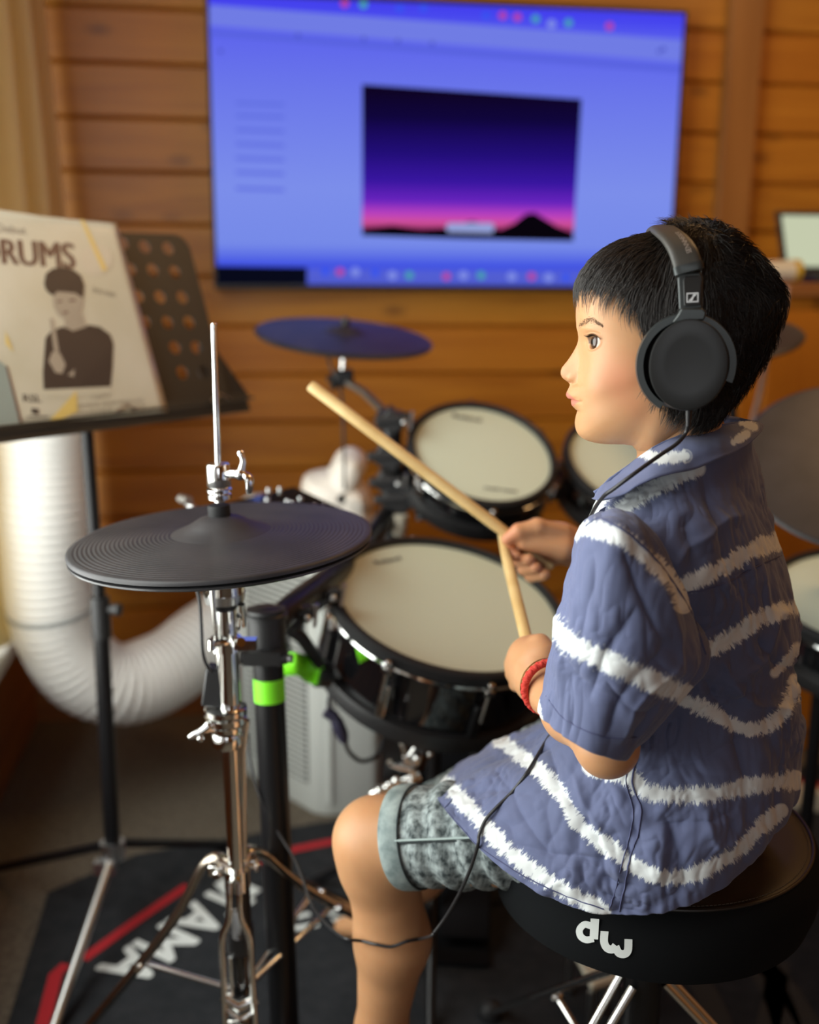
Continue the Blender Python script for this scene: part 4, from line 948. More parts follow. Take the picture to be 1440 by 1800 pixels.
# dw lettering wrapped on the side: strokes in (angle, height) space
def wrap(px_poly_list, name):
    mb = MB()
    for poly in px_poly_list:
        pts = []
        for (u, v) in poly:
            d = ray(u, v); best = None
            # meet the cylinder of radius TR + .0045
            Rr = TR + .0048; ox, oy = -tc[0], -tc[1]; A = d[0] ** 2 + d[1] ** 2; B = 2 * (ox * d[0] + oy * d[1]); Cc = ox * ox + oy * oy - Rr * Rr
            t = (-B - math.sqrt(max(B * B - 4 * A * Cc, 0))) / (2 * A); pts.append(CAM + d * t)
        mb.add(pts, [tuple(range(len(pts)))])
    return part(name, mb, M['white_print'], sdp, smooth=False)
def stroke(path, w):
    p = catmull(np.array(path, float), 26) if len(path) > 2 else np.array(path, float)
    t = np.gradient(p, axis=0); t /= np.linalg.norm(t, axis=1)[:, None]; n = np.stack([-t[:, 1], t[:, 0]], 1) * w / 2
    return [[tuple(p[i] + n[i]), tuple(p[i + 1] + n[i + 1]), tuple(p[i + 1] - n[i + 1]), tuple(p[i] - n[i])] for i in range(len(p) - 1)]
q = []
q += stroke([(1046, 1615), (1044, 1651)], 15)                                                        # d stem
q += stroke([(1040, 1628), (1028, 1625), (1019, 1634), (1021, 1646), (1031, 1652), (1044, 1650)], 12)  # d bowl
q += stroke([(1063, 1637), (1062, 1655), (1067, 1666), (1077, 1669), (1083, 1662)], 14)              # w first cup
q += stroke([(1082, 1664), (1088, 1675), (1098, 1677), (1104, 1670), (1105, 1651)], 14)              # w second cup
wrap(q, 'side_lettering')
post_c = lambda z: tc + [0, 0, z]
mb = MB(); cyl(mb, post_c(TZ - .10), post_c(TZ - .088), .07, seg=30); mb.box(post_c(TZ - .105), (.16, .05, .02)); part('seat_plate', mb, M['black_metal'], th_, bv=.003)
mb = MB(); cyl(mb, post_c(TZ - .10), post_c(.33), .0125); part('spindle', mb, M['chrome'], th_)
mb = MB(); cyl(mb, post_c(.415), post_c(.385), .022, seg=30); part('top_collar', mb, M['chrome'], th_)
mb = MB(); cyl(mb, post_c(.385), post_c(.10), .0225, seg=30); part('outer_tube', mb, M['black_metal'], th_)
for k, th2 in enumerate((1.98, -.11, 3.62)):
    r_ = np.array([math.cos(th2), math.sin(th2), 0]); sd_ = np.array([-r_[1], r_[0], 0])
    e_ = tc + r_ * (.37 if k == 0 else .32 if k == 1 else .25) + [0, 0, .014]
    mb = MB(); mb.tube([post_c(.33) + r_ * .024 + sd_ * .012, e_ + sd_ * .008], .0052, 10); lg = part('leg', mb, M['chrome'], th_)
    mb = MB(); mb.tube([post_c(.33) + r_ * .024 - sd_ * .012, e_ - sd_ * .008], .0052, 10); part('second_bar', mb, M['chrome'], lg); mb = MB(); mb.ball(e_, .020, 16); part('rubber_foot', mb, M['black_rubber'], lg)
    mb = MB(); mb.tube([post_c(.13) + r_ * .024, (post_c(.33) + e_) / 2], .0048, 10); mb.ball((post_c(.33) + e_) / 2, .010, 12); mb.ball(post_c(.13) + r_ * .026, .010, 12); part('brace', mb, M['chrome'], th_)
# cream board on the floor behind the stool's foot
a_ = Wz(1012, 1690, .12); P_ = [Wz(1000, 1655, .10), Wz(1068, 1690, .10), Wz(1090, 1716, .10), Wz(1040, 1732, .10)]
fb = single('foot_board', MB().add([[*p[:2], .10] for p in P_] + [[*p[:2], .085] for p in P_], [(0, 3, 2, 1), (4, 5, 6, 7), (0, 1, 5, 4), (1, 2, 6, 5), (2, 3, 7, 6), (3, 0, 4, 7)]), M['cream'], [*P_[2][:2], 0], 'small cream panel under the front edge of the stool', 'panel', smooth=False, bv=.006)
for p in P_:
    mb = MB(); cyl(mb, [p[0] * .9 + np.mean([q[0] for q in P_]) * .1, p[1] * .9 + np.mean([q[1] for q in P_]) * .1, .086], [p[0] * .9 + np.mean([q[0] for q in P_]) * .1, p[1] * .9 + np.mean([q[1] for q in P_]) * .1, .009], .006); part('leg', mb, M['steel'], fb)

# ================================================================ kick pad and pedal, in the dark under the snare
M['pedal_black'] = mat('pedal_dull_black', (.005, .005, .006), .85, spec=.1)
kp = thing('kick_pad', [.10, 2.02, 0], 'black kick drum pad tower standing in shadow behind the snare', 'drum pad')
mb = MB(); mb.box([.14, 2.02, .20], (.26, .10, .38)); part('tower', mb, M['pedal_black'], kp, bv=.02)
mb = MB(); mb.lathe([(0, .02), (.10, .02), (.115, .01), (.115, -.02)], [.14, 1.965, .24], (0, -1, 0), 40); part('pad', mb, M['pedal_black'], kp)
kd = thing('kick_pedal', [.10, 1.76, 0], 'chrome and black kick pedal on the rug in front of the kick pad', 'pedal')
fpz = .05
mb = MB(); mb.bar([.12, 1.86, .09], [.10, 1.62, .035], .085, .010); part('footboard', mb, M['pedal_black'], kd, bv=.004)
mb = MB(); mb.bar([.11, 1.88, .014], [.09, 1.58, .014], .10, .008); part('base_plate', mb, M['pedal_black'], kd, bv=.002)
mb = MB()
for s_ in (-.055, .055): cyl(mb, [.12 + s_, 1.87, .015], [.12 + s_, 1.87, .16], .008)
cyl(mb, [.055, 1.87, .155], [.185, 1.87, .155], .007); mb.ball(W(768, 1586, 1.84), .010, 12); mb.ball(W(812, 1572, 1.84), .016, 12); mb.ball(W(840, 1580, 1.85), .011, 12); cyl(mb, W(760, 1588, 1.84), W(850, 1576, 1.85), .006); part('posts', mb, M['steel'], kd)
mb = MB(); cyl(mb, [.12, 1.87, .155], [.13, 1.93, .25], .004); mb.ball([.13, 1.935, .25], .02, 16); part('beater', mb, M['black_rubber'], kd)

# ================================================================ loose cables
mb = MB(); mb.tube(spath([(588, 1200, 1.56), (580, 1222, 1.56), (578, 1240, 1.555), (590, 1262, 1.55)], 14), .003, 8)
mb.tube(spath([(606, 1300, 1.55), (614, 1322, 1.56), (636, 1338, 1.58), (662, 1328, 1.60), (672, 1300, 1.62)], 20), .0035, 8)
jk = single('snare_cable', mb, M['cable'], W(606, 1300, 1.55), 'dark cable with a fat jack plug dangling in front of the air conditioner', 'cable')
mb = MB(); mb.tube([W(588, 1258, 1.55), W(592, 1268, 1.55), W(602, 1292, 1.55), W(606, 1304, 1.55)], [.006, .010, .010, .006], 18); cyl(mb, W(572, 1250, 1.55), W(590, 1262, 1.55), .009)
part('jack_plug', mb, mat('purple_black_plug', (.028, .026, .05), .35), jk)
mb = MB(); mb.tube(spath([(534, 1140, 1.55), (530, 1110, 1.58), (536, 1085, 1.60), (548, 1065, 1.62)], 14), .003, 8); mb.tube(spath([(512, 1150, 1.52), (506, 1125, 1.52), (515, 1105, 1.53)], 12), .003, 8)
single('rack_cable', mb, M['cable'], W(534, 1140, 1.55), 'thin black cables looping above the green tape flag on the rack', 'cable')
# white plugs of a socket lying on the floor at right
mb = MB(); mb.box(Wz(1412, 1402, .03), (.07, .05, .05)); mb.ball(Wz(1395, 1408, .03), .022, 12); ob = single('power_adapter', mb, M['cream'], [*Wz(1412, 1402, 0)[:2], .008], 'pale power adapter on the rug edge behind the stool', 'adapter', bv=.006)
# ================================================================ the boy
def surfnet(f, lo, hi, h):
    lo = np.asarray(lo, float); hi = np.asarray(hi, float)
    n = np.ceil((hi - lo) / h).astype(int) + 1
    ax_ = [lo[i] + h * np.arange(n[i]) for i in range(3)]
    G = np.stack(np.meshgrid(*ax_, indexing='ij'), -1)
    D = np.empty(tuple(n))
    for i in range(n[0]): D[i] = f(G[i].reshape(-1, 3)).reshape(n[1], n[2])
    s = D < 0
    cell = np.zeros(tuple(n - 1), int)
    c = [s[dx:n[0] - 1 + dx, dy:n[1] - 1 + dy, dz:n[2] - 1 + dz] for dx in (0, 1) for dy in (0, 1) for dz in (0, 1)]
    tot = sum(k.astype(int) for k in c); act = (tot > 0) & (tot < 8)
    I = np.argwhere(act); vid = -np.ones(tuple(n - 1), int); vid[act] = np.arange(len(I))
    acc = np.zeros((len(I), 3)); cnt = np.zeros(len(I))
    cor = [(0, 0, 0), (1, 0, 0), (0, 1, 0), (1, 1, 0), (0, 0, 1), (1, 0, 1), (0, 1, 1), (1, 1, 1)]
    for a in range(8):
        for b in range(a + 1, 8):
            if sum(abs(cor[a][k] - cor[b][k]) for k in range(3)) != 1: continue
            ia = I + cor[a]; ib = I + cor[b]
            da = D[tuple(ia.T)]; db = D[tuple(ib.T)]; m_ = (da < 0) != (db < 0)
            t = np.where(m_, da / np.where(m_, da - db, 1), 0)
            acc += np.where(m_[:, None], np.array(cor[a]) + (np.array(cor[b]) - cor[a]) * t[:, None], 0); cnt += m_
    V = lo + h * (I + acc / cnt[:, None]); Fq = []
    for axis in range(3):
        sh = [0, 0, 0]; sh[axis] = 1
        A = s[:n[0] - sh[0], :n[1] - sh[1], :n[2] - sh[2]]; B = s[sh[0]:, sh[1]:, sh[2]:]
        o1, o2 = [k for k in range(3) if k != axis]
        E = np.argwhere(A != B); E = E[(E[:, o1] > 0) & (E[:, o2] > 0) & (E[:, o1] < n[o1] - 1) & (E[:, o2] < n[o2] - 1)]
        def cellid(d1, d2):
            q = E.copy(); q[:, o1] -= d1; q[:, o2] -= d2; return vid[tuple(q.T)]
        Q = np.stack([cellid(0, 0), cellid(1, 0), cellid(1, 1), cellid(0, 1)], 1)
        fl = A[tuple(E.T)]
        if axis == 1: fl = ~fl
        Q[fl] = Q[fl][:, ::-1]
        Fq.append(Q)
    return V, np.vstack(Fq)[:, ::-1]
def rcone(p, a, b, r1, r2):
    a = np.asarray(a, float); b = np.asarray(b, float); ab = b - a; t = np.clip(((p - a) @ ab) / (ab @ ab), 0, 1)
    return np.linalg.norm(p - a - t[:, None] * ab, axis=1) - (r1 + (r2 - r1) * t)
def smin(a, b, k):
    h = np.clip(.5 + .5 * (b - a) / k, 0, 1); return b * (1 - h) + a * h - k * h * (1 - h)
def blob(prims, h, k=.012, pad=.01):
    """prims: (a, b, ra, rb[, own k]) rounded cones, smoothly united and meshed"""
    P = np.array([q for p in prims for q in (p[0], p[1])]); R = max(max(p[2], p[3]) for p in prims)
    def f(x):
        d = None
        for p in prims:
            e = rcone(x, p[0], p[1], p[2], p[3]); d = e if d is None else smin(d, e, p[4] if len(p) > 4 else k)
        return d
    return surfnet(f, P.min(0) - R - pad, P.max(0) + R + pad, h)

body = MB()     # skin: one mesh
# ---- head
Y0 = 1.065
fw = np.array([-math.cos(math.radians(7)), math.sin(math.radians(7)), 0]); lt = np.array([-math.sin(math.radians(7)), -math.cos(math.radians(7)), 0]); upz = np.array([0, 0, 1.0])
HO = W(1190, 600, Y0)
def ah(u, v, b=0.0):
    p = Wp(u, v, HO + lt * b, lt) - HO; return np.array([p @ fw, p[2]])
def hw(a, b, h_): return HO + a[..., None] * fw + b[..., None] * lt + h_[..., None] * upz
skin_px = [(1118, 790), (1110, 781), (1095, 779), (1077, 779), (1060, 779), (1045, 777), (1033, 774), (1024, 770), (1017, 764), (1013, 757), (1011, 749), (1010.5, 742), (1012, 734), (1013.5, 727), (1013, 722), (1010, 717), (1006.5, 713), (1004.5, 709), (1004, 705.5), (1001.5, 702), (997.5, 699), (995, 694.5), (996, 690), (999, 684.5), (1001.5, 679), (1002, 675.5), (999, 671.5), (993.5, 668), (988.5, 664), (985.8, 658), (985.8, 652), (988, 646), (992, 641), (997, 635), (1002, 628), (1006.5, 621), (1010.5, 614), (1014, 607), (1016.3, 600), (1017, 593), (1016.3, 586), (1014.8, 578), (1013.3, 569), (1012.6, 558), (1012.8, 545), (1013.8, 532), (1016, 515), (1021, 497), (1037, 482), (1053, 464), (1076, 448), (1100, 438), (1130, 432), (1160, 430), (1200, 428), (1240, 433), (1275, 447), (1300, 465), (1320, 490), (1332, 520), (1334, 550), (1328, 585), (1322, 615), (1305, 645), (1285, 672), (1262, 700), (1240, 725), (1215, 752), (1185, 775), (1155, 790), (1135, 796)]
base_px = [(1118, 790), (1110, 781), (1095, 779), (1077, 779), (1060, 779), (1045, 777), (1033, 774), (1024, 770), (1017, 764), (1013, 757), (1011, 749), (1010.5, 742), (1012, 734), (1013.5, 724), (1013, 712), (1012.5, 700), (1013, 688), (1015, 676), (1017, 660), (1019, 645), (1020, 630), (1020, 615), (1019, 603), (1018, 595), (1016.3, 586), (1014.8, 578)] + skin_px[42:]
CP = ah(1165, 628)
def polar(px, n=2880):
    P = np.array([ah(u, v) for u, v in px]) - CP
    ang = np.unwrap(np.arctan2(P[:, 1], P[:, 0])); r = np.linalg.norm(P, axis=1)
    if ang[-1] < ang[0]: ang = ang[::-1]; r = r[::-1]
    ang = np.append(ang, ang[0] + 2 * np.pi); r = np.append(r, r[0])
    g = np.linspace(-np.pi, np.pi, n, endpoint=False); gg = ang[0] + np.mod(g - ang[0], 2 * np.pi)
    rr_ = np.interp(gg, ang, r); return g, rr_
def smooth_c(r, k):
    w = np.hanning(2 * k + 3)[1:-1]; w /= w.sum(); return np.convolve(np.concatenate([r[-k:], r, r[:k]]), w, 'valid')
gA, rS = polar(skin_px); _, rB = polar(base_px)
rS = smooth_c(rS, 7); rB = smooth_c(rB, 95)
def R_of(r, psi): 
    x = (np.mod(psi + np.pi, 2 * np.pi)) / (2 * np.pi) * len(r); i = np.floor(x).astype(int); f = x - i
    return r[i % len(r)] * (1 - f) + r[(i + 1) % len(r)] * f
WH = .0705
def ang_of(u, v): p = ah(u, v) - CP; return math.atan2(p[1], p[0])
def gaus(x, s): return np.exp(-(x / s) ** 2)
def wrapd(x): return np.mod(x + np.pi, 2 * np.pi) - np.pi
def shape_n(psi):
    n = 2.25 + .35 * gaus(wrapd(psi - math.radians(35)), .6) + .25 * gaus(wrapd(psi - math.radians(-5)), .5)     # forehead, mid face
    n = n - .35 * gaus(wrapd(psi - ang_of(1015, 755)), .30)       # narrow chin
    n = n - .05 * gaus(wrapd(psi - ang_of(1090, 780)), .4)
    return n
aN = [ang_of(*p) for p in ((1017, 593), (986, 655), (1002, 676), (1004, 705), (1013, 728))]
def head_pt(psi, be):
    """psi: direction in the middle plane, be: -90..90 degrees towards the ears"""
    n = shape_n(psi); sb = np.sin(be); cb = np.cos(be)
    b = WH * np.sign(sb) * np.abs(sb) ** (2 / n); s = np.abs(cb) ** (2 / n)
    r0 = R_of(rB, psi); dl = R_of(rS, psi) - r0
    u = np.clip((psi - aN[1]) / (aN[0] - aN[1]), 0, 1)       # 0 at the tip, 1 at the root of the nose
    wn = .0105 * (1 - u) + .0075 * u
    mouth = sstep(aN[2] + .01, aN[2] - .03, psi) * sstep(aN[4] - .10, aN[4], psi)
    nose_ = sstep(aN[0] - .06, aN[0] + .03, psi) if aN[0] < aN[1] else sstep(aN[0] + .06, aN[0] - .03, psi)
    wd_ = wn * (1 - mouth) + .021 * mouth
    out_m = 1 - sstep(min(aN) - .20, min(aN) - .02, psi) * sstep(max(aN) + .20, max(aN) + .02, psi)
    wd_ = wd_ * (1 - out_m) + .034 * out_m
    r = (r0 + dl * np.exp(-np.abs(b / wd_) ** 2.3)) * s
    return b, r
def to_w(psi, b, r):
    return hw(CP[0] + r * np.cos(psi), b, CP[1] + r * np.sin(psi))
# uneven sampling: dense over the face
u_ = np.linspace(-np.pi, np.pi, 4001); dens = 1 + 5.5 * gaus(wrapd(u_ - math.radians(-8)), .55); cdf = np.concatenate([[0], np.cumsum((dens[1:] + dens[:-1]) / 2)]); cdf /= cdf[-1]
psi1 = np.interp(np.linspace(0, 1, 901)[:-1], cdf, u_)
be1 = np.concatenate([-np.linspace(89.5, 0, 90)[:-1], np.linspace(0, 89.5, 250)]); be1 = np.radians(be1)
PS, BE = np.meshgrid(psi1, be1, indexing='ij')
b_, r_ = head_pt(PS, BE)
def px_of(b_, r_, PS): 
    P = to_w(PS, np.abs(b_), r_); q = proj(P.reshape(-1, 3)).reshape(P.shape); return q[..., 0], q[..., 1]
U, Vv = px_of(b_, r_, PS)
near = sstep(.004, .012, np.abs(b_))
def g2(u0, v0, su, sv, ang=0):
    c, s = math.cos(ang), math.sin(ang); x = (U - u0) * c + (Vv - v0) * s; y = -(U - u0) * s + (Vv - v0) * c; return np.exp(-(x / su) ** 2 - (y / sv) ** 2)
dr = 0
face = (np.cos(PS) > 0)
dr = dr - .0042 * g2(1036, 598, 15, 12) * near          # socket
dr = dr + .0018 * g2(1036, 578, 20, 6) * near           # brow
dr = dr + .0034 * g2(1052, 672, 26, 30) * near          # cheek
dr = dr - .0010 * g2(1027, 640, 8, 22) * near
dr = dr + .0030 * g2(1006, 664, 6.5, 6.5) * sstep(.003, .007, np.abs(b_)) * (np.abs(b_) < .02)     # nostril wing
dr = dr - .0013 * g2(1015, 662, 3.0, 8) * near
dr = dr - .0030 * g2(1001, 673, 3.6, 2.0) * sstep(.002, .004, np.abs(b_)) * (np.abs(b_) < .013)
dr = dr - .0016 * np.exp(-((Vv - (703.5 + (U - 1003) * .22)) / 1.5) ** 2) * sstep(1021, 1016, U) * sstep(690, 696, Vv)   # mouth line
dr = dr + .0004 * g2(1008, 696, 6, 3.4) + .0006 * g2(1010, 711, 6, 4)
dr = dr - .0012 * g2(1021, 707, 3, 4)                   # mouth corner
dr = dr - .0016 * g2(1012, 725, 7, 4)
dr = dr - .0008 * np.exp(-((Vv - (584 + .012 * (U - 1040) ** 2)) / 1.6) ** 2) * sstep(1028, 1033, U) * sstep(1058, 1052, U) * near  # lid crease
# eye opening polygon
eye = catmull(np.array([(1030.5, 592), (1034, 589), (1040, 587.2), (1046, 588.8), (1051, 593.5), (1054.5, 601), (1052, 606.5), (1046, 611.5), (1040, 613.5), (1035.5, 610.5), (1032.5, 604), (1031, 597), (1030.5, 592)], float), 100)[:-1]
def sdpoly(U, V, poly):
    P = np.stack([U, V], -1)[..., None, :]; A = poly; B = np.roll(poly, -1, 0); AB = B - A
    t = np.clip(((P - A) * AB).sum(-1) / (AB ** 2).sum(-1), 0, 1); d = np.linalg.norm(P - A - t[..., None] * AB, axis=-1).min(-1)
    c = ((A[:, 1] > V[..., None]) != (B[:, 1] > V[..., None])) & (U[..., None] < (B[:, 0] - A[:, 0]) * (V[..., None] - A[:, 1]) / (B[:, 1] - A[:, 1] + 1e-12) + A[:, 0])
    return np.where(c.sum(-1) % 2 == 1, -d, d)
msk = (U > 1010) & (U < 1075) & (Vv > 570) & (Vv < 635) & (np.abs(b_) > .005) & (np.cos(PS) > 0)
sd = np.full(U.shape, 99.0); sd[msk] = sdpoly(U[msk], Vv[msk], eye)
dr = dr + .0011 * np.exp(-((sd - 2.0) / 1.8) ** 2) * (sd > -1)         # lid rim
dr = dr - .0095 * sstep(.2, -1.3, sd)
r2 = r_ + dr
body.grid(to_w(PS, b_, r2), cu=True)
n_head = body.n
lip = np.zeros(U.shape)
lip_px = np.array([(993, 691), (998, 690), (1006, 697), (1016, 706), (1013, 710), (1008, 715), (1003, 714), (1001, 706), (994, 698)], float)
mm_ = (U > 985) & (U < 1030) & (Vv > 680) & (Vv < 728) & (np.cos(PS) > 0)
sdl = np.full(U.shape, 99.0); sdl[mm_] = sdpoly(U[mm_], Vv[mm_], lip_px); lip = sstep(1.6, -1.6, sdl)
blush = .9 * g2(1092, 665, 42, 42) * near + .55 * g2(990, 657, 10, 10) + .4 * g2(1120, 720, 30, 25) * near
lipA = [lip.ravel()]; blA = [np.clip(blush, 0, 1).ravel()]
lidA = [np.exp(-((sd - .6) / .9) ** 2).ravel() * (Vv < 603).ravel()]
def addskin(V, Fq, red=0.0):
    body.add(V, Fq.tolist()); lipA.append(np.zeros(len(V))); lidA.append(np.zeros(len(V)))
    blA.append(np.full(len(V), red) if np.isscalar(red) else red)
# eyeballs
ec_px = (1041, 601)
def find(u, v):
    k = np.argmin(np.where((b_ > 0) & (np.cos(PS) > 0), (U - u) ** 2 + (Vv - v) ** 2, 1e9)); i, j = np.unravel_index(k, U.shape); return i, j
i_, j_ = find(1060, 600); i2_, j2_ = find(1041, 586)
P0 = to_w(PS, b_, r_ + np.where(sd < 99, -.0042 * g2(1036, 598, 15, 12) * near, 0))
ie, je = find(*ec_px); Pe = P0[ie, je]
ER = .0118
dirE = nrm(fw * .80 + lt * .52 + upz * .02)
eyes = []
pe_local = np.array([(Pe - HO) @ fw, (Pe - HO) @ lt, (Pe - HO) @ upz])
lc = pe_local - np.array([.70, .70, .0]) / np.linalg.norm([.7, .7, 0]) * (ER - .0008)
gaze = nrm([.93, .30, .03])
for sgn in (1, -1):
    c_ = HO + fw * lc[0] + lt * lc[1] * sgn + upz * lc[2]
    g_ = nrm(fw * gaze[0] + lt * gaze[1] * (1 if sgn > 0 else .0) + upz * gaze[2])
    if sgn > 0:
        d_ = ray(1041.8, 600.5); d_ = d_ / np.linalg.norm(d_); oc = CAM - c_; bq = oc @ d_; disc = bq * bq - (oc @ oc - ER * ER)
        if disc > 0: g_ = nrm(CAM + d_ * (-bq - math.sqrt(disc)) - c_)
    eyes.append((c_, g_))
# neck and trunk
nk = [(ah(1117, 776), ah(1262, 716)), (ah(1120, 800), ah(1275, 748)), (ah(1112, 830), ah(1292, 780)), (ah(1095, 870), ah(1310, 820))]
rows = []
for (f_, k_), hwid in zip([(ah(1140, 740), ah(1240, 690))] + nk, [.040, .046, .047, .050, .060]):
    c_ = (f_ + k_) / 2; A = (k_ - f_) / 2; t = np.linspace(0, 2 * np.pi, 72, endpoint=False)
    rows.append([HO + (c_[0] - A[0] * math.cos(a)) * fw + (c_[1] - A[1] * math.cos(a)) * upz + lt * hwid * math.sin(a) for a in t])
V0 = catmull(np.array(rows), 40); n0 = body.n; body.grid(V0, cv=True); m_ = 40 * 72
lipA.append(np.zeros(m_)); lidA.append(np.zeros(m_)); blA.append(np.full(m_, .12))
# body landmarks
ch = W(1205, 940, 1.09); hipL = W(1190, 1455, 1.03); hipR = hipL + np.array([-.02, .17, .0]); pel = (hipL + hipR) / 2
neckb = W(1215, 830, 1.085); shL = W(1112, 950, .985); shR = neckb + (neckb - shL) * [1, 1, 0] + [0, 0, shL[2] - neckb[2]]; shR[0] -= .02; shR[1] -= .01
addskin(*blob([(neckb, ch, .040, .062), (ch, W(1225, 1130, 1.10), .064, .072), (W(1225, 1130, 1.10), W(1220, 1400, 1.11), .072, .078), (ch, shL, .045, .030), (ch, shR, .045, .030), (W(1220, 1400, 1.11), pel, .078, .075)], .005, .03))
# left arm (near)
elL = W(1068, 1312, .935); wrL = W(958, 1214, 1.082); hdL = W(936, 1168, 1.128)
armL = [(shL, elL, .032, .0245), (elL, elL * .45 + wrL * .55, .0258, .0245, .02), (elL * .45 + wrL * .55, wrL, .0255, .0205, .02),
        (wrL, W(945, 1185, 1.115), .0205, .0245, .016), (W(945, 1190, 1.110), W(925, 1160, 1.140), .0225, .0215, .012), (W(950, 1160, 1.12), W(932, 1148, 1.145), .021, .019, .012), (W(938, 1205, 1.112), W(915, 1180, 1.145), .017, .017, .012)]
kn = [(905, 1150), (899, 1165), (900, 1182), (906, 1200)]
for i, (u, v) in enumerate(kn):
    a = W(u + 14, v, 1.150); b = W(u + 2, v + 3, 1.176); c = W(u + 26, v + 6, 1.190); d = W(u + 44, v + 6, 1.178)
    rr0 = .0098 - .0006 * i
    armL += [(a, b, rr0 + .001, rr0, .006), (b, c, rr0, rr0 * .94, .003), (c, d, rr0 * .94, rr0 * .85, .003)]
armL += [(W(958, 1150, 1.115), W(950, 1132, 1.130), .0125, .0105, .008), (W(950, 1132, 1.130), W(934, 1128, 1.165), .0105, .0085, .004)]
addskin(*blob(armL, .0016, .012), red=.15)
# right arm (far) with the open fist facing us
elR = W(1110, 1085, 1.42); wrR = W(1004, 958, 1.385)
armR = [(shR, elR, .034, .027), (elR, wrR, .027, .0195, .02), (wrR, W(972, 950, 1.385), .0195, .0225, .014), (W(985, 945, 1.39), W(935, 945, 1.398), .0195, .0180, .012), (W(985, 968, 1.39), W(945, 978, 1.398), .0170, .0150, .012)]
armR += [(W(990, 938, 1.372), W(945, 926, 1.362), .0125, .0112, .008), (W(945, 926, 1.362), W(912, 934, 1.358), .0112, .0100, .004), (W(912, 934, 1.358), W(893, 948, 1.360), .0100, .0086, .004)]
armR += [(W(990, 964, 1.364), W(922, 952, 1.362), .0165, .0112, .008)]
armR += [(W(930, 938, 1.402), W(898, 946, 1.396), .0098, .0092, .006), (W(898, 946, 1.396), W(894, 968, 1.372), .0092, .0086, .003), (W(894, 968, 1.372), W(908, 978, 1.360), .0086, .0076, .003)]
for (a, b, c) in [((918, 968, 1.402), (912, 984, 1.380), (930, 984, 1.352)), ((930, 982, 1.400), (922, 1000, 1.380), (942, 998, 1.350)), ((946, 994, 1.396), (934, 1012, 1.378), (957, 1010, 1.352))]:
    armR += [(W(a[0] + 22, a[1] - 12, a[2]), W(*a), .0098, .0094, .006), (W(*a), W(*b), .0094, .0088, .003), (W(*b), W(*c), .0088, .0078, .003)]
VR, FR = blob(armR, .0015, .012)
pr = proj(VR); redR = np.clip(.25 + .75 * np.exp(-((pr[:, 0] - 896) / 16) ** 2) + .5 * np.exp(-((pr[:, 0] - 940) / 22) ** 2 - ((pr[:, 1] - 990) / 18) ** 2), 0, 1)
addskin(VR, FR, red=redR)
# legs
knL = W(664, 1478, 1.165); anL = W(672, 1905, 1.19); anL[2] = .115
def legset(hip, kn_, an, toe):
    cf = kn_ * .62 + an * .38 + np.array([.016, 0, 0]); sh = kn_ * .5 + an * .5
    return [(hip, kn_, .066, .048), (kn_ + [-.002, -.004, .004], kn_ - [.002, 0, .03], .0465, .044, .02), (kn_, cf, .042, .0445, .02), (cf, kn_ * .25 + an * .75, .0435, .030, .02), (kn_ * .25 + an * .75, an, .030, .025, .02), (an, toe, .027, .016, .02)]
toeL = np.array([anL[0] - .11, anL[1] + .035, .062])
knR = W(735, 1462, 1.46); anR = np.array([knR[0] - .045, 1.58, .085]); toeR = np.array([anR[0] - .08, anR[1] + .08, .03])
V1, F1 = blob(legset(hipL, knL, anL, toeL), .0032, .03); addskin(V1, F1, red=.12)
LEG = V1
V1, F1 = blob(legset(hipR, knR, anR, toeR), .005, .03); addskin(V1, F1, red=.12)
body.attr = {'lip': np.concatenate(lipA), 'blush': np.concatenate(blA), 'lid': np.concatenate(lidA)}
# skin material
m = bpy.data.materials.new('skin'); m.use_nodes = True; nt = m.node_tree; bs = nt.nodes['Principled BSDF']; N = nt.nodes.new; L = nt.links.new
def attr(n): a = N('ShaderNodeAttribute'); a.attribute_name = n; return a.outputs['Fac']
def mixc(a, col, fac, mul=1.0):
    mx = N('ShaderNodeMix'); mx.data_type = 'RGBA'
    if isinstance(a, tuple): mx.inputs['A'].default_value = (*a, 1)
    else: L(a, mx.inputs['A'])
    mx.inputs['B'].default_value = (*col, 1); mt_ = N('ShaderNodeMath'); mt_.operation = 'MULTIPLY'; mt_.inputs[1].default_value = mul
    L(fac, mt_.inputs[0]); L(mt_.outputs[0], mx.inputs['Factor']); return mx.outputs['Result']
nz = N('ShaderNodeTexNoise'); nz.inputs['Scale'].default_value = 45; nz.inputs['Detail'].default_value = 4; tcn = N('ShaderNodeTexCoord'); L(tcn.outputs['Object'], nz.inputs['Vector'])
c1_ = mixc((.52, .270, .125), (.58, .320, .160), nz.outputs['Fac'])
c2_ = mixc(c1_, (.58, .20, .105), attr('blush'), .65)
c3_ = mixc(c2_, (.56, .175, .13), attr('lip'), .9)
c4_ = mixc(c3_, (.05, .025, .018), attr('lid'), .85)
L(c4_, bs.inputs['Base Color']); bs.inputs['Roughness'].default_value = .46; bs.inputs['Specular IOR Level'].default_value = .4
bs.inputs['Subsurface Weight'].default_value = .25; bs.inputs['Subsurface Radius'].default_value = (.010, .004, .002); bs.inputs['Subsurface Scale'].default_value = .6
nb = N('ShaderNodeTexNoise'); nb.inputs['Scale'].default_value = 900; L(tcn.outputs['Object'], nb.inputs['Vector']); bp = N('ShaderNodeBump'); bp.inputs['Strength'].default_value = .12; bp.inputs['Distance'].default_value = .0004; L(nb.outputs['Fac'], bp.inputs['Height']); L(bp.outputs['Normal'], bs.inputs['Normal'])
M['skin'] = m
M['sclera'] = mat('eye_white', (.72, .66, .60), .12, coat=.6); M['iris'] = mat('eye_iris', (.050, .020, .009), .12, coat=.25); M['pupil'] = mat('eye_pupil', (.004, .003, .003), .08, coat=.3)
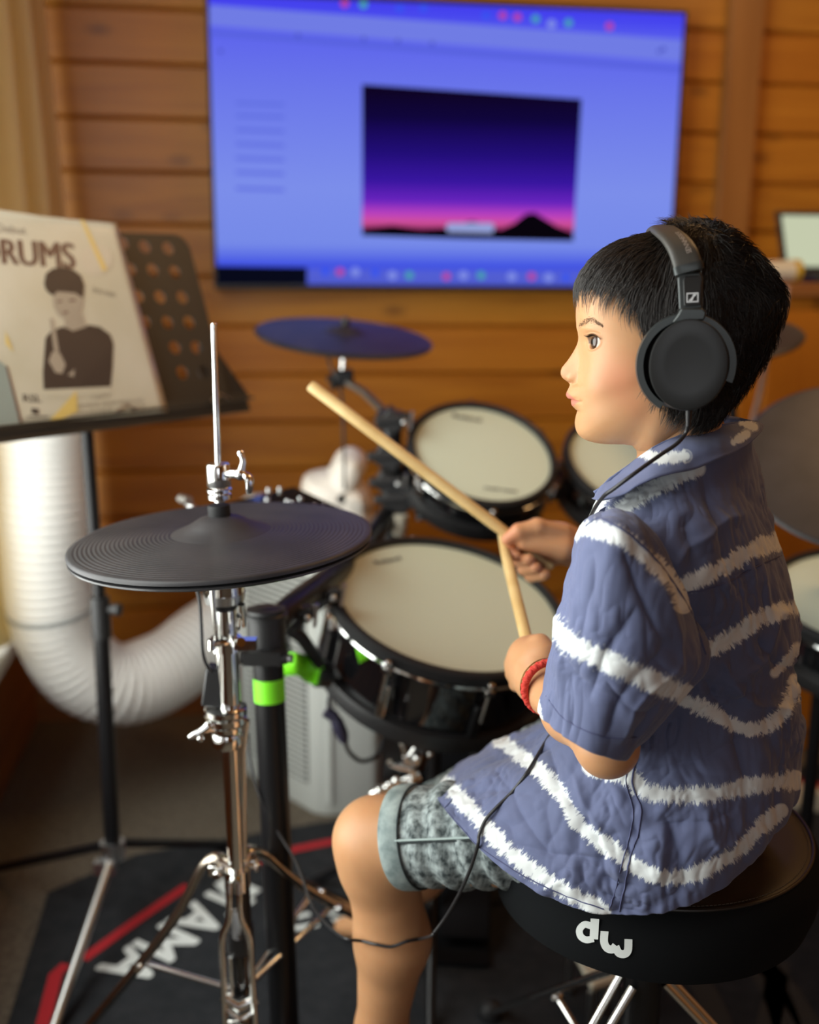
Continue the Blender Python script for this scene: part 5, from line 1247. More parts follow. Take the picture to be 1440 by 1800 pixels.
for (c_, g_) in eyes:
    n_, a_, b2 = frame(g_, (0, 0, 1))
    prof = lambda t0, t1, k: [(ER * math.sin(t) * 1.0, ER * math.cos(t) + (0.0006 if t < .5 else 0)) for t in np.linspace(t0, t1, k)]
    for (t0, t1, mi) in ((0.001, .22, 3), (.22, .60, 2), (.60, math.pi - .001, 1)):
        n0 = body.n; body.lathe(prof(t0, t1, 12), c_, g_, 40, mi=mi); k = body.n - n0
        for q_ in ('lip', 'blush', 'lid'): body.attr[q_] = np.concatenate([body.attr[q_], np.zeros(k)])
pbase = np.array([tc[0], tc[1], 0.0])
boy = single('person', body, [M['skin'], M['sclera'], M['iris'], M['pupil']], [*toeL[:2], 0], 'seated child in profile wearing headphones and a tie-dyed blue shirt, drumming', 'person', sharp=0)

# ---- hair
hair_px = [(1118, 790), (1077, 779), (1033, 774), (1013, 757), (1012, 734), (1013, 700), (1012, 660), (1012, 610), (1012, 575), (1011, 545), (1010.5, 527), (1012, 505), (1019, 487), (1036, 462), (1062, 440), (1088, 426), (1112, 418), (1140, 413), (1160, 405), (1178, 394), (1200, 387), (1228, 387), (1255, 395), (1282, 409), (1307, 429), (1330, 452), (1347, 474), (1360, 497), (1369, 522), (1368, 550), (1359, 578), (1346, 605), (1330, 634), (1310, 660), (1290, 686), (1268, 712), (1248, 735), (1215, 765), (1185, 785), (1155, 795), (1135, 796)]
_, rH = polar(hair_px); rH = smooth_c(rH, 20)
WHH = .0775
def hair_r(psi, b):
    n = 2.3; s = np.clip(1 - (np.abs(b) / WHH) ** n, 0.0004, 1) ** (1 / n); return R_of(rH, psi) * s
def skin_r(psi, b):
    n = shape_n(psi); s = np.clip(1 - (np.abs(b) / WH) ** n, 0, 1) ** (1 / n); return R_of(rB, psi) * s
def hsurf(psi, b, off=0.0):
    r = hair_r(psi, b) + off; return to_w(psi, b, r)
# region covered by hair, in the picture of the near side (mirrored for the far side)
hb = np.array([(1000, 486), (1022, 489), (1045, 494), (1075, 500), (1098, 518), (1113, 545), (1122, 575), (1128, 610), (1140, 650), (1150, 700), (1225, 728), (1252, 735), (1300, 760), (1420, 700), (1420, 350), (1000, 350)], float)
bb = np.linspace(-.0772, .0772, 130); pp = np.linspace(-np.pi, np.pi, 361)[:-1]
PP, BB = np.meshgrid(pp, bb, indexing='ij')
Pn = hsurf(PP, np.abs(BB)); q = proj(Pn.reshape(-1, 3)).reshape(Pn.shape)
cov = sdpoly(q[..., 0], q[..., 1], hb) < 0
Pc = hsurf(PP, BB, -.004 + .0025 * fbm(np.stack([np.cos(PP) * 6, np.sin(PP) * 6, BB * 90], -1), 3, 2))
hm = MB(); idx = np.arange(PP.size).reshape(PP.shape); nn_, mm2 = PP.shape; fcs = []
for i in range(nn_):
    i1 = (i + 1) % nn_
    for j in range(mm2 - 1):
        if cov[i, j] and cov[i1, j] and cov[i, j + 1] and cov[i1, j + 1]: fcs.append((idx[i, j], idx[i1, j], idx[i1, j + 1], idx[i, j + 1]))
used = sorted({k for f_ in fcs for k in f_}); rm = {k: i for i, k in enumerate(used)}
hm.add(Pc.reshape(-1, 3)[used], [tuple(rm[k] for k in f_) for f_ in fcs])
# strands
NS = 20000
psr = rng.uniform(-np.pi, np.pi, NS * 4); br = rng.uniform(-.0770, .0770, NS * 4)
Pr = hsurf(psr, np.abs(br)); q = proj(Pr); hb2 = hb.copy(); hb2[:11] += np.array([(0, -14), (0, -14), (3, -14), (4, -12), (6, -8), (7, -6), (6, -3), (4, 0), (4, 0), (5, 0), (0, -12)])
wgt = np.where(br > -.01, 1.0, .35)
ok = (sdpoly(q[:, 0], q[:, 1], hb2) < 0) & (rng.random(NS * 4) < wgt); psr = psr[ok][:NS]; br = br[ok][:NS]; k = len(psr)
K = 9
P = hsurf(psr, br, -.003); path = [P]
q = proj(hsurf(psr, np.abs(br))); fringe = sstep(1110, 1060, q[:, 0]) * sstep(430, 470, q[:, 1])
ln = rng.uniform(.018, .034, k) * (1 + .25 * fringe); ln = np.where(q[:, 0] > 1235, ln * rng.uniform(.7, 1.25, k), ln)
sidefall = sstep(1090, 1130, q[:, 0]) * sstep(500, 540, q[:, 1]) * sstep(1200, 1150, q[:, 0]); ln = ln * (1 - .45 * sidefall)
lay = rng.uniform(0, 1, k) ** 1.5
ac = ah(1205, 400)[0]
clump = fbm(P * 55, 2, 11); clump2 = vnoise(P * 38, 19)
jit = rng.normal(0, .13, (k, 3))
for s_ in range(1, K):
    p = path[-1]; loc = p - HO; a_ = loc @ fw; h_ = loc[:, 2]; b0 = loc @ lt
    side = np.tanh((a_ - ac) / .03)
    wfa = np.where(side > 0, .85, -.75) * np.abs(side)
    low = sstep(.06, .0, h_)
    wfa = wfa * (1 - low) + np.where(a_ > .02, .22, np.where(a_ > -.03, .05, -.15)) * low
    d = wfa[:, None] * fw + (-1.0 + 0 * wfa)[:, None] * upz + (np.sign(b0) * .12)[:, None] * lt
    messy = sstep(1190, 1260, q[:, 0])
    d = d + jit * (1 + 1.2 * messy)[:, None] + (clump * (.35 + 1.5 * messy))[:, None] * fw + (clump2 * (.2 + 1.1 * messy))[:, None] * lt
    # tangent
    e = 1e-3
    da = a_ - CP[0]; dh = h_ - CP[1]; ps_ = np.arctan2(dh, da)
    nrm_ = np.stack([da, b0 * 1.4, dh], 1); nrm_ = nrm_[:, :1] * fw + nrm_[:, 1:2] * lt + nrm_[:, 2:] * upz; nrm_ /= np.linalg.norm(nrm_, axis=1)[:, None]
    d = d - (d * nrm_).sum(1)[:, None] * nrm_; d /= np.linalg.norm(d, axis=1)[:, None] + 1e-9
    p2 = p + d * (ln / (K - 1))[:, None]
    loc = p2 - HO; a_ = loc @ fw - CP[0]; h_ = loc[:, 2] - CP[1]; b0 = np.clip(loc @ lt, -.0768, .0768); ps_ = np.arctan2(h_, a_)
    t = s_ / (K - 1)
    off = -.003 + .006 * np.sin(t * 2.2) * lay + messy * t * (.0015 + .006 * np.clip(clump2 + .3, 0, 1) + .004 * lay)
    off = off - .0035 * fringe * t * (1 - lay)
    path.append(to_w(ps_, b0, hair_r(ps_, b0) + off))
path = np.array(path)            # K, k, 3
# the tuft standing up behind the headband
kt = 500; tu = rng.uniform(0, 1, kt); ubase = 1180 + 95 * tu + rng.normal(0, 5, kt)
root = np.array([HO + fw * ah(u, 402)[0] + upz * (ah(u, 392 + .0045 * (u - 1212) ** 2)[1]) for u in ubase]) + lt * rng.normal(0, .018, kt)[:, None]
tipd = (fw[None] * (.95 - 1.7 * tu)[:, None] + upz[None] * (.85 - .55 * tu)[:, None] + rng.normal(0, .22, (kt, 3))); tipd /= np.linalg.norm(tipd, axis=1)[:, None]
lt_ = rng.uniform(.006, .015, kt) * (1 - .35 * tu)
tuft = np.array([root + tipd * (lt_ * s)[:, None] + fw * (lt_ * .5 * s * s)[:, None] * (1 - 2 * tu)[:, None] - upz * (.004 * s * s) for s in np.linspace(-.3, 1, K)])
path = np.concatenate([path, tuft], 1); k = path.shape[1]
wid = np.concatenate([rng.uniform(.00020, .00040, k - kt), rng.uniform(.0002, .00038, kt)])
taper = np.array([.8, 1, 1, 1, .95, .85, .7, .45, .1])
T = np.gradient(path, axis=0); T /= np.linalg.norm(T, axis=2)[..., None] + 1e-9
A = np.cross(T, lt); A /= np.linalg.norm(A, axis=2)[..., None] + 1e-9; Bv = np.cross(T, A)
ring = [path + (A * math.cos(t) + Bv * math.sin(t)) * (wid[None, :, None] * taper[:, None, None]) for t in (0, 2.094, 4.189)]
RG = np.stack(ring, 2)           # K, k, 3, 3
RG = RG.transpose(1, 0, 2, 3).reshape(-1, 3)
i0 = (np.arange(k) * K * 3)[:, None, None] + (np.arange(K - 1) * 3)[None, :, None] + np.arange(3)[None, None]; i1 = (np.arange(k) * K * 3)[:, None, None] + (np.arange(K - 1) * 3)[None, :, None] + ((np.arange(3) + 1) % 3)[None, None]
fq = np.stack([i0, i1, i1 + 3, i0 + 3], -1).reshape(-1, 4)
hm.add(RG, fq.tolist())
M['hair'] = mat('black_hair', (0.012, 0.0085, 0.0065), .34, spec=.6); M['brow'] = mat('brow_hair', (0.09, 0.045, 0.022), .7)
part('hair', hm, M['hair'], boy, 'short black hair, tousled behind', sharp=0)
# eyebrow and lashes, one small mesh each on the near and far side
def brow(sgn):
    mb = MB()
    for i in range(760):
        t = rng.random(); u = 1019 + 42 * t; v = 573 - 12 * math.sin(min(t * 1.35, 1) * math.pi * .62) + 14 * max(t - .45, 0) ** 1.3 * 1.9 + rng.normal(0, 2.9) * (1.15 - .70 * t)
        i2, j2 = find(u, v); p = to_w(PS[i2:i2 + 1, j2:j2 + 1], b_[i2:i2 + 1, j2:j2 + 1] * sgn, r2[i2:i2 + 1, j2:j2 + 1] + .0003)[0, 0]
        d = nrm(-fw * (.9) + upz * (.55 - 1.0 * t) + rng.normal(0, .12, 3)); d = d - lt * 0
        mb.tube([p, p + d * .0022 + lt * sgn * .0003, p + d * .0042], [.00018, .00014, .00003], 3, cap=False)
    return mb
for sgn, nm in ((1, None), (-1, None)): part('eyebrow', brow(sgn), M['brow'], boy)
mb = MB()
for sgn in (1, -1):
    for i in range(34):
        t = i / 33; u = 1030.5 + 22 * t; v = 591.5 - 4.5 * math.sin(t * math.pi * .8) + 6 * t * t
        i2, j2 = find(u, v - .6); p = to_w(PS[i2:i2 + 1, j2:j2 + 1], b_[i2:i2 + 1, j2:j2 + 1] * sgn, r_[i2:i2 + 1, j2:j2 + 1] - .0035 * 1)[0, 0] + (fw * .8 + lt * sgn * .5) * .0012
        d = nrm(fw * (1.0 - .6 * t) + lt * sgn * (.35 + .5 * t) + upz * .15)
        mb.tube([p, p + d * .003, p + d * .0055 + upz * .0012], [.0002, .00015, .00004], 3, cap=False)
part('eyelashes', mb, M['hair'], boy)
# ================================================================ clothing
def pdist(U, V, line):
    """distance in px to a polyline and the running length along it"""
    P = np.stack([U, V], -1)[:, None, :]; L0 = np.asarray(line, float); A = L0[:-1]; AB = L0[1:] - A; ll = np.linalg.norm(AB, axis=1); cum = np.concatenate([[0], np.cumsum(ll)[:-1]])
    t = np.clip(((P - A) * AB).sum(-1) / (ll ** 2), 0, 1); d = np.linalg.norm(P - A - t[..., None] * AB, axis=-1); k = d.argmin(1); r = np.arange(len(U))
    return d[r, k], cum[k] + t[r, k] * ll[k]
def loft(rows, nr, nc, far=.12, eL=None, eR=None):
    """rows: (L, R, N, depth) with L, R, N = (u, v, y); near half laid through N, far half at the given depth behind"""
    rows = [np.array([*L_, *R_, *N_, d_]) for L_, R_, N_, d_ in rows]; Q = catmull(np.array(rows), nr)
    eL = np.interp(np.linspace(0, 1, nr), np.linspace(0, 1, len(rows)), eL if eL is not None else [1] * len(rows)); eR = np.interp(np.linspace(0, 1, nr), np.linspace(0, 1, len(rows)), eR if eR is not None else [1] * len(rows))
    out = []
    nn_ = int(nc * .62); a = np.concatenate([np.linspace(0, np.pi, nn_, endpoint=False), np.linspace(np.pi, 2 * np.pi, nc - nn_, endpoint=False)])
    for i, q in enumerate(Q):
        Lp, Rp, Np = q[0:3], q[3:6], q[6:9]; Cc = (Lp + Rp) / 2; A = (Rp - Lp) / 2
        LW, RW = W(*Lp), W(*Rp); CW = (LW + RW) / 2; r = []
        for t in a:
            c, s = -math.cos(t), math.sin(t)
            if s >= 0:
                e = eL[i] if c < 0 else eR[i]; du = Np - Cc
                r.append(W(Cc[0] + A[0] * c + du[0] * s, Cc[1] + A[1] * c + du[1] * s ** e, Cc[2] + A[2] * c + du[2] * max(s, 0) ** (.72 if c < 0 else .9)))
            else: r.append(CW + (RW - LW) / 2 * c + np.array([0, q[9], 0]) * (-s))
        out.append(r)
    return np.array(out), a
def gridnormals(P, cv=True):
    du = np.gradient(P, axis=0); dv = (np.roll(P, -1, 1) - np.roll(P, 1, 1)) if cv else np.gradient(P, axis=1)
    n = np.cross(dv, du); n /= np.linalg.norm(n, axis=2)[..., None] + 1e-12; return n
def ridged(p, seed, o=3):
    r = 0; a = 1
    for k in range(o): r = r + a * (1 - np.abs(vnoise(p * 2 ** k, seed + k)) * 2.0); a *= .45
    return r
STRIPES = [  # (polyline, half width)
    ([(1225, 824), (1167, 849), (1125, 869), (1092, 897), (1070, 925)], 15), ([(1062, 868), (1050, 897), (1042, 925)], 11),
    ([(1192, 1034), (1236, 1014), (1278, 994), (1320, 969), (1378, 947), (1420, 930)], 14), ([(1238, 1146), (1262, 1134), (1303, 1110), (1339, 1086), (1400, 1066), (1430, 1060)], 13),
    ([(1362, 1182), (1384, 1160), (1402, 1138)], 8), ([(1165, 1212), (1205, 1232), (1250, 1252), (1285, 1272), (1318, 1282), (1350, 1275), (1378, 1250), (1393, 1222), (1400, 1200)], 12),
    ([(1040, 1345), (1070, 1355), (1110, 1368), (1130, 1388), (1170, 1397), (1245, 1396), (1320, 1380), (1395, 1372)], 14),
    ([(880, 1300), (905, 1322), (945, 1352), (985, 1395), (1010, 1440), (1040, 1468), (1080, 1496), (1120, 1524), (1160, 1541), (1200, 1541), (1228, 1534), (1262, 1516), (1298, 1494), (1340, 1452), (1372, 1425)], 12),
    ([(768, 1368), (790, 1382), (822, 1418), (858, 1458), (900, 1502), (955, 1542), (1015, 1577), (1066, 1602)], 13)]
SL_STRIPES = [([(1000, 938), (1030, 930), (1069, 936), (1103, 952), (1130, 976), (1155, 996), (1186, 1026), (1200, 1060)], 14), ([(962, 1092), (978, 1106), (1015, 1138), (1070, 1163), (1120, 1186), (1160, 1204), (1205, 1222)], 17), ([(946, 1232), (948, 1250), (955, 1280)], 5)]
CO_STRIPES = [([(1128, 795), (1160, 806), (1205, 803)], 9), ([(1290, 778), (1312, 764)], 7), ([(1304, 745), (1326, 752)], 7)]
def stripe_attr(P, stripes):
    q = proj(P.reshape(-1, 3)); best = np.full(len(q), 9.0); sa = np.zeros(len(q)); da = np.zeros(len(q))
    for k, (ln_, hw_) in enumerate(stripes):
        ln_ = catmull(np.array(ln_, float), 40); d, s = pdist(q[:, 0], q[:, 1], ln_); r = d / hw_; m_ = r < best
        best = np.where(m_, r, best); sa = np.where(m_, s + 900 * k, sa); da = np.where(m_, d, da)
    return best, sa, da
def cloth_mat(name, base=(0.108, 0.128, 0.235), white=(.70, .74, .74)):
    m = bpy.data.materials.new(name); m.use_nodes = True; nt = m.node_tree; b = nt.nodes['Principled BSDF']; N = nt.nodes.new; L = nt.links.new
    def at(n): a = N('ShaderNodeAttribute'); a.attribute_name = n; return a.outputs['Fac']
    def mth(op, a, b_=None, c=None):
        x = N('ShaderNodeMath'); x.operation = op
        for i, s in enumerate((a, b_, c)):
            if s is None: continue
            if isinstance(s, (int, float)): x.inputs[i].default_value = s
            else: L(s, x.inputs[i])
        return x.outputs[0]
    cb = N('ShaderNodeCombineXYZ'); L(mth('MULTIPLY', at('sa'), .17), cb.inputs[0]); L(mth('MULTIPLY', at('da'), .045), cb.inputs[1])
    n1 = N('ShaderNodeTexNoise'); n1.inputs['Scale'].default_value = 1.0; n1.inputs['Detail'].default_value = 4.5; n1.inputs['Roughness'].default_value = .72; L(cb.outputs[0], n1.inputs['Vector'])
    tc_ = N('ShaderNodeTexCoord'); n2 = N('ShaderNodeTexNoise'); n2.inputs['Scale'].default_value = 30; n2.inputs['Detail'].default_value = 5; L(tc_.outputs['Object'], n2.inputs['Vector'])
    v = mth('ADD', at('st'), mth('MULTIPLY', mth('SUBTRACT', n1.outputs['Fac'], .5), 3.6)); v = mth('ADD', v, mth('MULTIPLY', mth('SUBTRACT', n2.outputs['Fac'], .5), 1.1))
    mr = N('ShaderNodeMapRange'); mr.interpolation_type = 'SMOOTHSTEP'; mr.inputs['From Min'].default_value = 1.35; mr.inputs['From Max'].default_value = .70; L(v, mr.inputs['Value'])
    n3 = N('ShaderNodeTexNoise'); n3.inputs['Scale'].default_value = 9; n3.inputs['Detail'].default_value = 6; L(tc_.outputs['Object'], n3.inputs['Vector'])
    r = N('ShaderNodeValToRGB'); r.color_ramp.elements[0].position = .35; r.color_ramp.elements[1].position = .68
    r.color_ramp.elements[0].color = tuple(c * .84 for c in base) + (1,); r.color_ramp.elements[1].color = tuple(min(c * 1.12, 1) for c in base) + (1,); L(n3.outputs['Fac'], r.inputs['Fac'])
    mx = N('ShaderNodeMix'); mx.data_type = 'RGBA'; L(mth('MULTIPLY', mr.outputs[0], .95), mx.inputs['Factor']); L(r.outputs['Color'], mx.inputs['A']); mx.inputs['B'].default_value = (*white, 1)
    L(mx.outputs['Result'], b.inputs['Base Color']); b.inputs['Roughness'].default_value = .78; b.inputs['Sheen Weight'].default_value = .15; b.inputs['Specular IOR Level'].default_value = .3
    # weave and fine crumple
    w = N('ShaderNodeTexNoise'); w.inputs['Scale'].default_value = 1400; L(tc_.outputs['Object'], w.inputs['Vector'])
    w2 = N('ShaderNodeTexNoise'); w2.noise_type = 'RIDGED_MULTIFRACTAL' ; w2.inputs['Scale'].default_value = 16; w2.inputs['Detail'].default_value = 3; L(tc_.outputs['Object'], w2.inputs['Vector'])
    b1 = N('ShaderNodeBump'); b1.inputs['Strength'].default_value = .25; b1.inputs['Distance'].default_value = .0003; L(w.outputs['Fac'], b1.inputs['Height'])
    b2 = N('ShaderNodeBump'); b2.inputs['Strength'].default_value = .35; b2.inputs['Distance'].default_value = .0016; L(w2.outputs['Fac'], b2.inputs['Height']); L(b1.outputs['Normal'], b2.inputs['Normal']); L(b2.outputs['Normal'], b.inputs['Normal'])
    return m
M['tiedye'] = cloth_mat('tie_dyed_cotton')
FOLDS_B = [([(1180, 1010), (1230, 960), (1300, 900)], 12, -.004), ([(1235, 830), (1265, 920), (1290, 1040)], 10, .004), ([(1210, 900), (1225, 960), (1225, 1000)], 12, .005),
           ([(1150, 1360), (1240, 1330), (1330, 1290)], 14, .004), ([(1260, 1150), (1310, 1230), (1390, 1250)], 12, -.005), ([(1230, 1180), (1290, 1270), (1300, 1340)], 10, .004), ([(1385, 1060), (1350, 1150), (1290, 1190)], 12, -.006), ([(1330, 1110), (1360, 1160), (1395, 1180)], 9, .005),
           ([(960, 1300), (985, 1380), (1050, 1480), (1080, 1590)], 10, .005), ([(1000, 1350), (1050, 1460), (1090, 1540)], 9, -.004), ([(870, 1345), (900, 1400), (960, 1500)], 10, .003), ([(900, 1480), (980, 1500), (1060, 1510)], 8, .0025),
           ([(1160, 1420), (1190, 1500), (1215, 1570)], 12, .005), ([(1230, 1410), (1250, 1480), (1300, 1480)], 10, -.004), ([(1150, 1450), (1220, 1440), (1290, 1420)], 8, .003), ([(1290, 840), (1340, 900), (1370, 960)], 10, .003), ([(820, 1390), (880, 1385), (940, 1400)], 7, .002)]
FOLDS_S = [([(1095, 960), (1120, 1030), (1165, 1120)], 10, .004), ([(1150, 1010), (1185, 1090), (1200, 1180)], 11, -.004), ([(1120, 1060), (1060, 1150), (1040, 1230)], 10, .003), ([(1180, 1120), (1110, 1200), (1060, 1290)], 9, .0045), ([(1200, 1160), (1130, 1230), (1085, 1300)], 8, -.0035),
           ([(1215, 1190), (1150, 1250), (1105, 1310)], 8, .004), ([(1000, 1180), (1010, 1240), (1000, 1290)], 9, .003), ([(1060, 1190), (1100, 1240), (1150, 1260)], 7, .0025), ([(975, 1130), (1020, 1200), (1080, 1230)], 7, .002), ([(1040, 960), (1030, 1060), (1010, 1140)], 10, .0025)]
def drape(P, folds, amp, seed, top=0, stretch=(26, 26, 15)):
    n = gridnormals(P); flat = P.reshape(-1, 3); q = proj(flat); d = np.zeros(len(flat))
    wob = vnoise(flat * 28, seed + 9) * 9
    for (ln_, hw_, am) in folds:
        dd, s = pdist(q[:, 0] + wob, q[:, 1] + wob * .6, catmull(np.array(ln_, float), 16)); L_ = np.sum(np.linalg.norm(np.diff(np.array(ln_, float), axis=0), axis=1))
        d += am * 1.0 * np.exp(-(np.sqrt(dd * dd + 4) - 2) / (hw_ * .75)) * sstep(0, 25, s) * sstep(L_ + 20, L_ - 25, s)
    warp = np.stack([vnoise(flat * 14, seed), vnoise(flat * 14, seed + 1), vnoise(flat * 14, seed + 2)], 1) * .5
    d += amp * (ridged(flat * np.array(stretch) + warp, seed + 3, 3) - .35) * .5 + amp * .9 * fbm(flat * 9 + warp, 3, seed + 6) + amp * .5 * (ridged(flat * np.array([60, 60, 42]) + warp * 3, seed + 13, 2) - .4) * sstep(-.2, .5, vnoise(flat * 13, seed + 21))
    d = d.reshape(P.shape[:2]) * sstep(0, top, np.arange(P.shape[0]))[:, None] if top else d.reshape(P.shape[:2])
    return P + n * d[..., None]
rows = [((1132, 806, 1.085), (1322, 766, 1.100), (1225, 800, .992), .075), ((1114, 838, 1.085), (1326, 792, 1.10), (1212, 838, .985), .085), ((1080, 868, 1.07), (1334, 820, 1.09), (1195, 878, .965), .10), ((1048, 905, 1.06), (1344, 862, 1.09), (1190, 930, .938), .12),
        ((1034, 960, 1.06), (1362, 915, 1.09), (1195, 990, .930), .125), ((1032, 1040, 1.06), (1382, 985, 1.09), (1215, 1070, .935), .12), ((1030, 1110, 1.065), (1398, 1050, 1.09), (1230, 1140, .945), .12), ((1020, 1190, 1.08), (1410, 1110, 1.09), (1235, 1210, .952), .12), ((1000, 1250, 1.09), (1396, 1165, 1.09), (1232, 1265, .955), .12),
        ((972, 1290, 1.11), (1404, 1220, 1.09), (1222, 1320, .952), .12), ((925, 1318, 1.13), (1411, 1275, 1.09), (1200, 1385, .945), .13), ((872, 1340, 1.14), (1406, 1325, 1.09), (1172, 1450, .938), .14), ((822, 1364, 1.15), (1402, 1365, 1.08), (1140, 1515, .934), .15), ((785, 1384, 1.155), (1394, 1392, 1.08), (1110, 1565, .932), .15), ((764, 1396, 1.155), (1372, 1418, 1.07), (1082, 1610, .932), .15)]
eL = [1] * 9 + [1.05, 1.2, 1.35, 1.5, 1.65, 1.75]; eR = [1] * 10 + [1.05, 1.1, 1.2, 1.3, 1.4]
Pb, av = loft(rows, 330, 420, eL=eL, eR=eR)
Pb = drape(Pb, FOLDS_B, .0050, 40, top=70)
mb = MB(); mb.grid(Pb, cv=True)
st_, sa_, da_ = stripe_attr(Pb, STRIPES); mb.attr = {'st': st_, 'sa': sa_, 'da': da_}
shirt = part('shirt', mb, M['tiedye'], boy, 'blue and white tie-dyed cotton shirt', sharp=0); solid(shirt, .0012)
SH = Pb[:, :int(420 * .62)].reshape(-1, 3); SHQ = proj(SH)
# near sleeve
rows = [((1052, 900, 1.00), (1130, 915, .985), (1092, 898, .935), .03), ((1030, 918, .97), (1158, 962, .955), (1095, 925, .880), .05), ((1014, 950, .955), (1186, 1012, .945), (1098, 968, .866), .055), ((1000, 1005, .95), (1214, 1072, .94), (1100, 1030, .858), .055), ((990, 1060, .95), (1238, 1126, .94), (1102, 1092, .855), .055),
        ((976, 1115, .95), (1246, 1168, .94), (1098, 1150, .855), .055), ((965, 1165, .955), (1224, 1204, .935), (1082, 1205, .858), .055), ((953, 1210, .962), (1178, 1252, .932), (1060, 1256, .862), .052), ((946, 1246, .968), (1110, 1328, .925), (1018, 1314, .872), .045)]
Ps, _ = loft(rows, 230, 330)
Ps = drape(Ps, FOLDS_S, .0050, 70)
mb = MB(); mb.grid(Ps, cv=True); st_, sa_, da_ = stripe_attr(Ps, SL_STRIPES); mb.attr = {'st': st_, 'sa': sa_, 'da': da_}
slv = part('sleeve', mb, M['tiedye'], shirt, sharp=0); solid(slv, .0012)
SL = Ps[:, :int(330 * .62)].reshape(-1, 3); SLQ = proj(SL)
# far sleeve
fs = [(shR + [-.02, -.03, .03], .050), (shR * .72 + elR * .28, .056), (shR * .4 + elR * .6, .058), (elR * .86 + shR * .14, .056)]
pth_ = catmull([p for p, _ in fs], 40); rr_ = catmull(np.array([[r] for _, r in fs]), 40)[:, 0]
mb = MB(); mb.tube(pth_, rr_, 60, cap=False); V_ = np.vstack(mb.v); V_ = V_ + (ridged(V_ * 24, 91, 3)[:, None] - .4) * .002; mb.v = [V_]; st_, sa_, da_ = stripe_attr(V_, SL_STRIPES[:2]); mb.attr = {'st': st_, 'sa': sa_, 'da': da_}
o_ = part('sleeve', mb, M['tiedye'], shirt, sharp=0); solid(o_, .0012)
# collar: a folded band round the neck, tip at the front, standing out at the back
lowe = [(1040, 876, 1.02), (1058, 880, .985), (1095, 866, .962), (1140, 846, .956), (1190, 832, .962), (1235, 818, .975), (1280, 800, .995), (1312, 784, 1.02), (1336, 762, 1.05), (1340, 750, 1.085)]
uppe = [(1046, 866, 1.02), (1066, 848, 1.012), (1112, 813, 1.012), (1152, 785, 1.015), (1192, 768, 1.018), (1232, 757, 1.026), (1268, 748, 1.040), (1296, 743, 1.055), (1316, 742, 1.070), (1334, 742, 1.088)]
inn = [(1060, 872, 1.045), (1078, 866, 1.035), (1120, 840, 1.036), (1160, 815, 1.038), (1200, 800, 1.04), (1240, 792, 1.045), (1270, 786, 1.055), (1290, 782, 1.066), (1306, 778, 1.08), (1315, 775, 1.095)]
def worldrow(r): return catmull([W(*p) for p in r], 110)
a_, b_2, c_ = worldrow(lowe), worldrow(uppe), worldrow(inn)
mid_ = (a_ + b_2) / 2 + np.array([0, -.006, 0])
Gc = catmull(np.array([a_, mid_, b_2 * .93 + a_ * .07, b_2, b_2 * .8 + c_ * .2 + [0, .004, 0], c_]), 40)
far_ = Gc[:, ::-1][:, 1:70].copy(); axc = W(1205, 800, 1.10)
far_[..., 1] = 2 * 1.096 - far_[..., 1] + .0
far_[..., 0] = far_[..., 0] - .012
G2 = np.concatenate([Gc, far_], 1)
w_ = fbm(G2.reshape(-1, 3) * np.array([30, 30, 60]), 3, 33).reshape(G2.shape[:2]); G2 = G2 + gridnormals(G2, False) * (w_ * .0028)[..., None]
mb = MB(); mb.grid(G2); st_, sa_, da_ = stripe_attr(G2, CO_STRIPES); mb.attr = {'st': st_, 'sa': sa_, 'da': da_}
col = part('collar', mb, M['tiedye'], shirt, sharp=0); solid(col, .0016)
# seams: fine cords following the cloth
def on_cloth(u, v, pts, Q, lift=.0012):
    k = np.argmin((Q[:, 0] - u) ** 2 + (Q[:, 1] - v) ** 2); p = pts[k]; d = CAM - p; return p + d / np.linalg.norm(d) * lift
def seam(line, pts, Q, name='seam', r=.0009, lift=.0012, n=None):
    L_ = catmull(np.array(line, float), n or max(8, int(np.sum(np.linalg.norm(np.diff(np.array(line, float), axis=0), axis=1)) / 4)))
    p = np.array([on_cloth(u, v, pts, Q, lift) for u, v in L_]); 
    for _ in range(2): p[1:-1] = (p[:-2] + 2 * p[1:-1] + p[2:]) / 4
    return MB().tube(p, r, 6)
tm = bpy.data.materials.get('blue_thread') or mat('blue_thread', (.07, .08, .17), .8)
for sm in (seam([(1116, 1340), (1112, 1380), (1126, 1420), (1122, 1465), (1107, 1510), (1098, 1560), (1088, 1604)], SH, SHQ), seam([(1104, 1345), (1101, 1380), (1113, 1425), (1108, 1465), (1094, 1515), (1080, 1570), (1070, 1600)], SH, SHQ, r=.0006),
           seam([(1200, 1044), (1240, 1036), (1290, 1018), (1340, 990), (1385, 974)], SH, SHQ), seam([(766, 1402), (785, 1430), (820, 1470), (870, 1508), (930, 1545), (1000, 1577), (1062, 1598)], SH, SHQ, r=.0006, lift=.001)): part('seam', sm, tm, shirt)
for sm in (seam([(1030, 925), (1050, 912), (1070, 918), (1105, 938), (1140, 970), (1170, 1005), (1200, 1050), (1225, 1100), (1240, 1150)], SL, SLQ, r=.0011), seam([(960, 1224), (990, 1262), (1030, 1285), (1075, 1298), (1120, 1296)], SL, SLQ, r=.0006)): part('seam', sm, tm, slv)
# small tab at the front corner of the hem
tb = [on_cloth(u, v, SH, SHQ, .002) for u, v in ((764, 1392), (778, 1386), (795, 1408), (782, 1420))]
mb = MB(); mb.add(tb, [(0, 1, 2, 3)]); mb.attr = {'st': np.full(4, 9.0), 'sa': np.zeros(4), 'da': np.zeros(4)}; o_ = part('hem_tab', mb, M['tiedye'], shirt, smooth=False); solid(o_, .002)

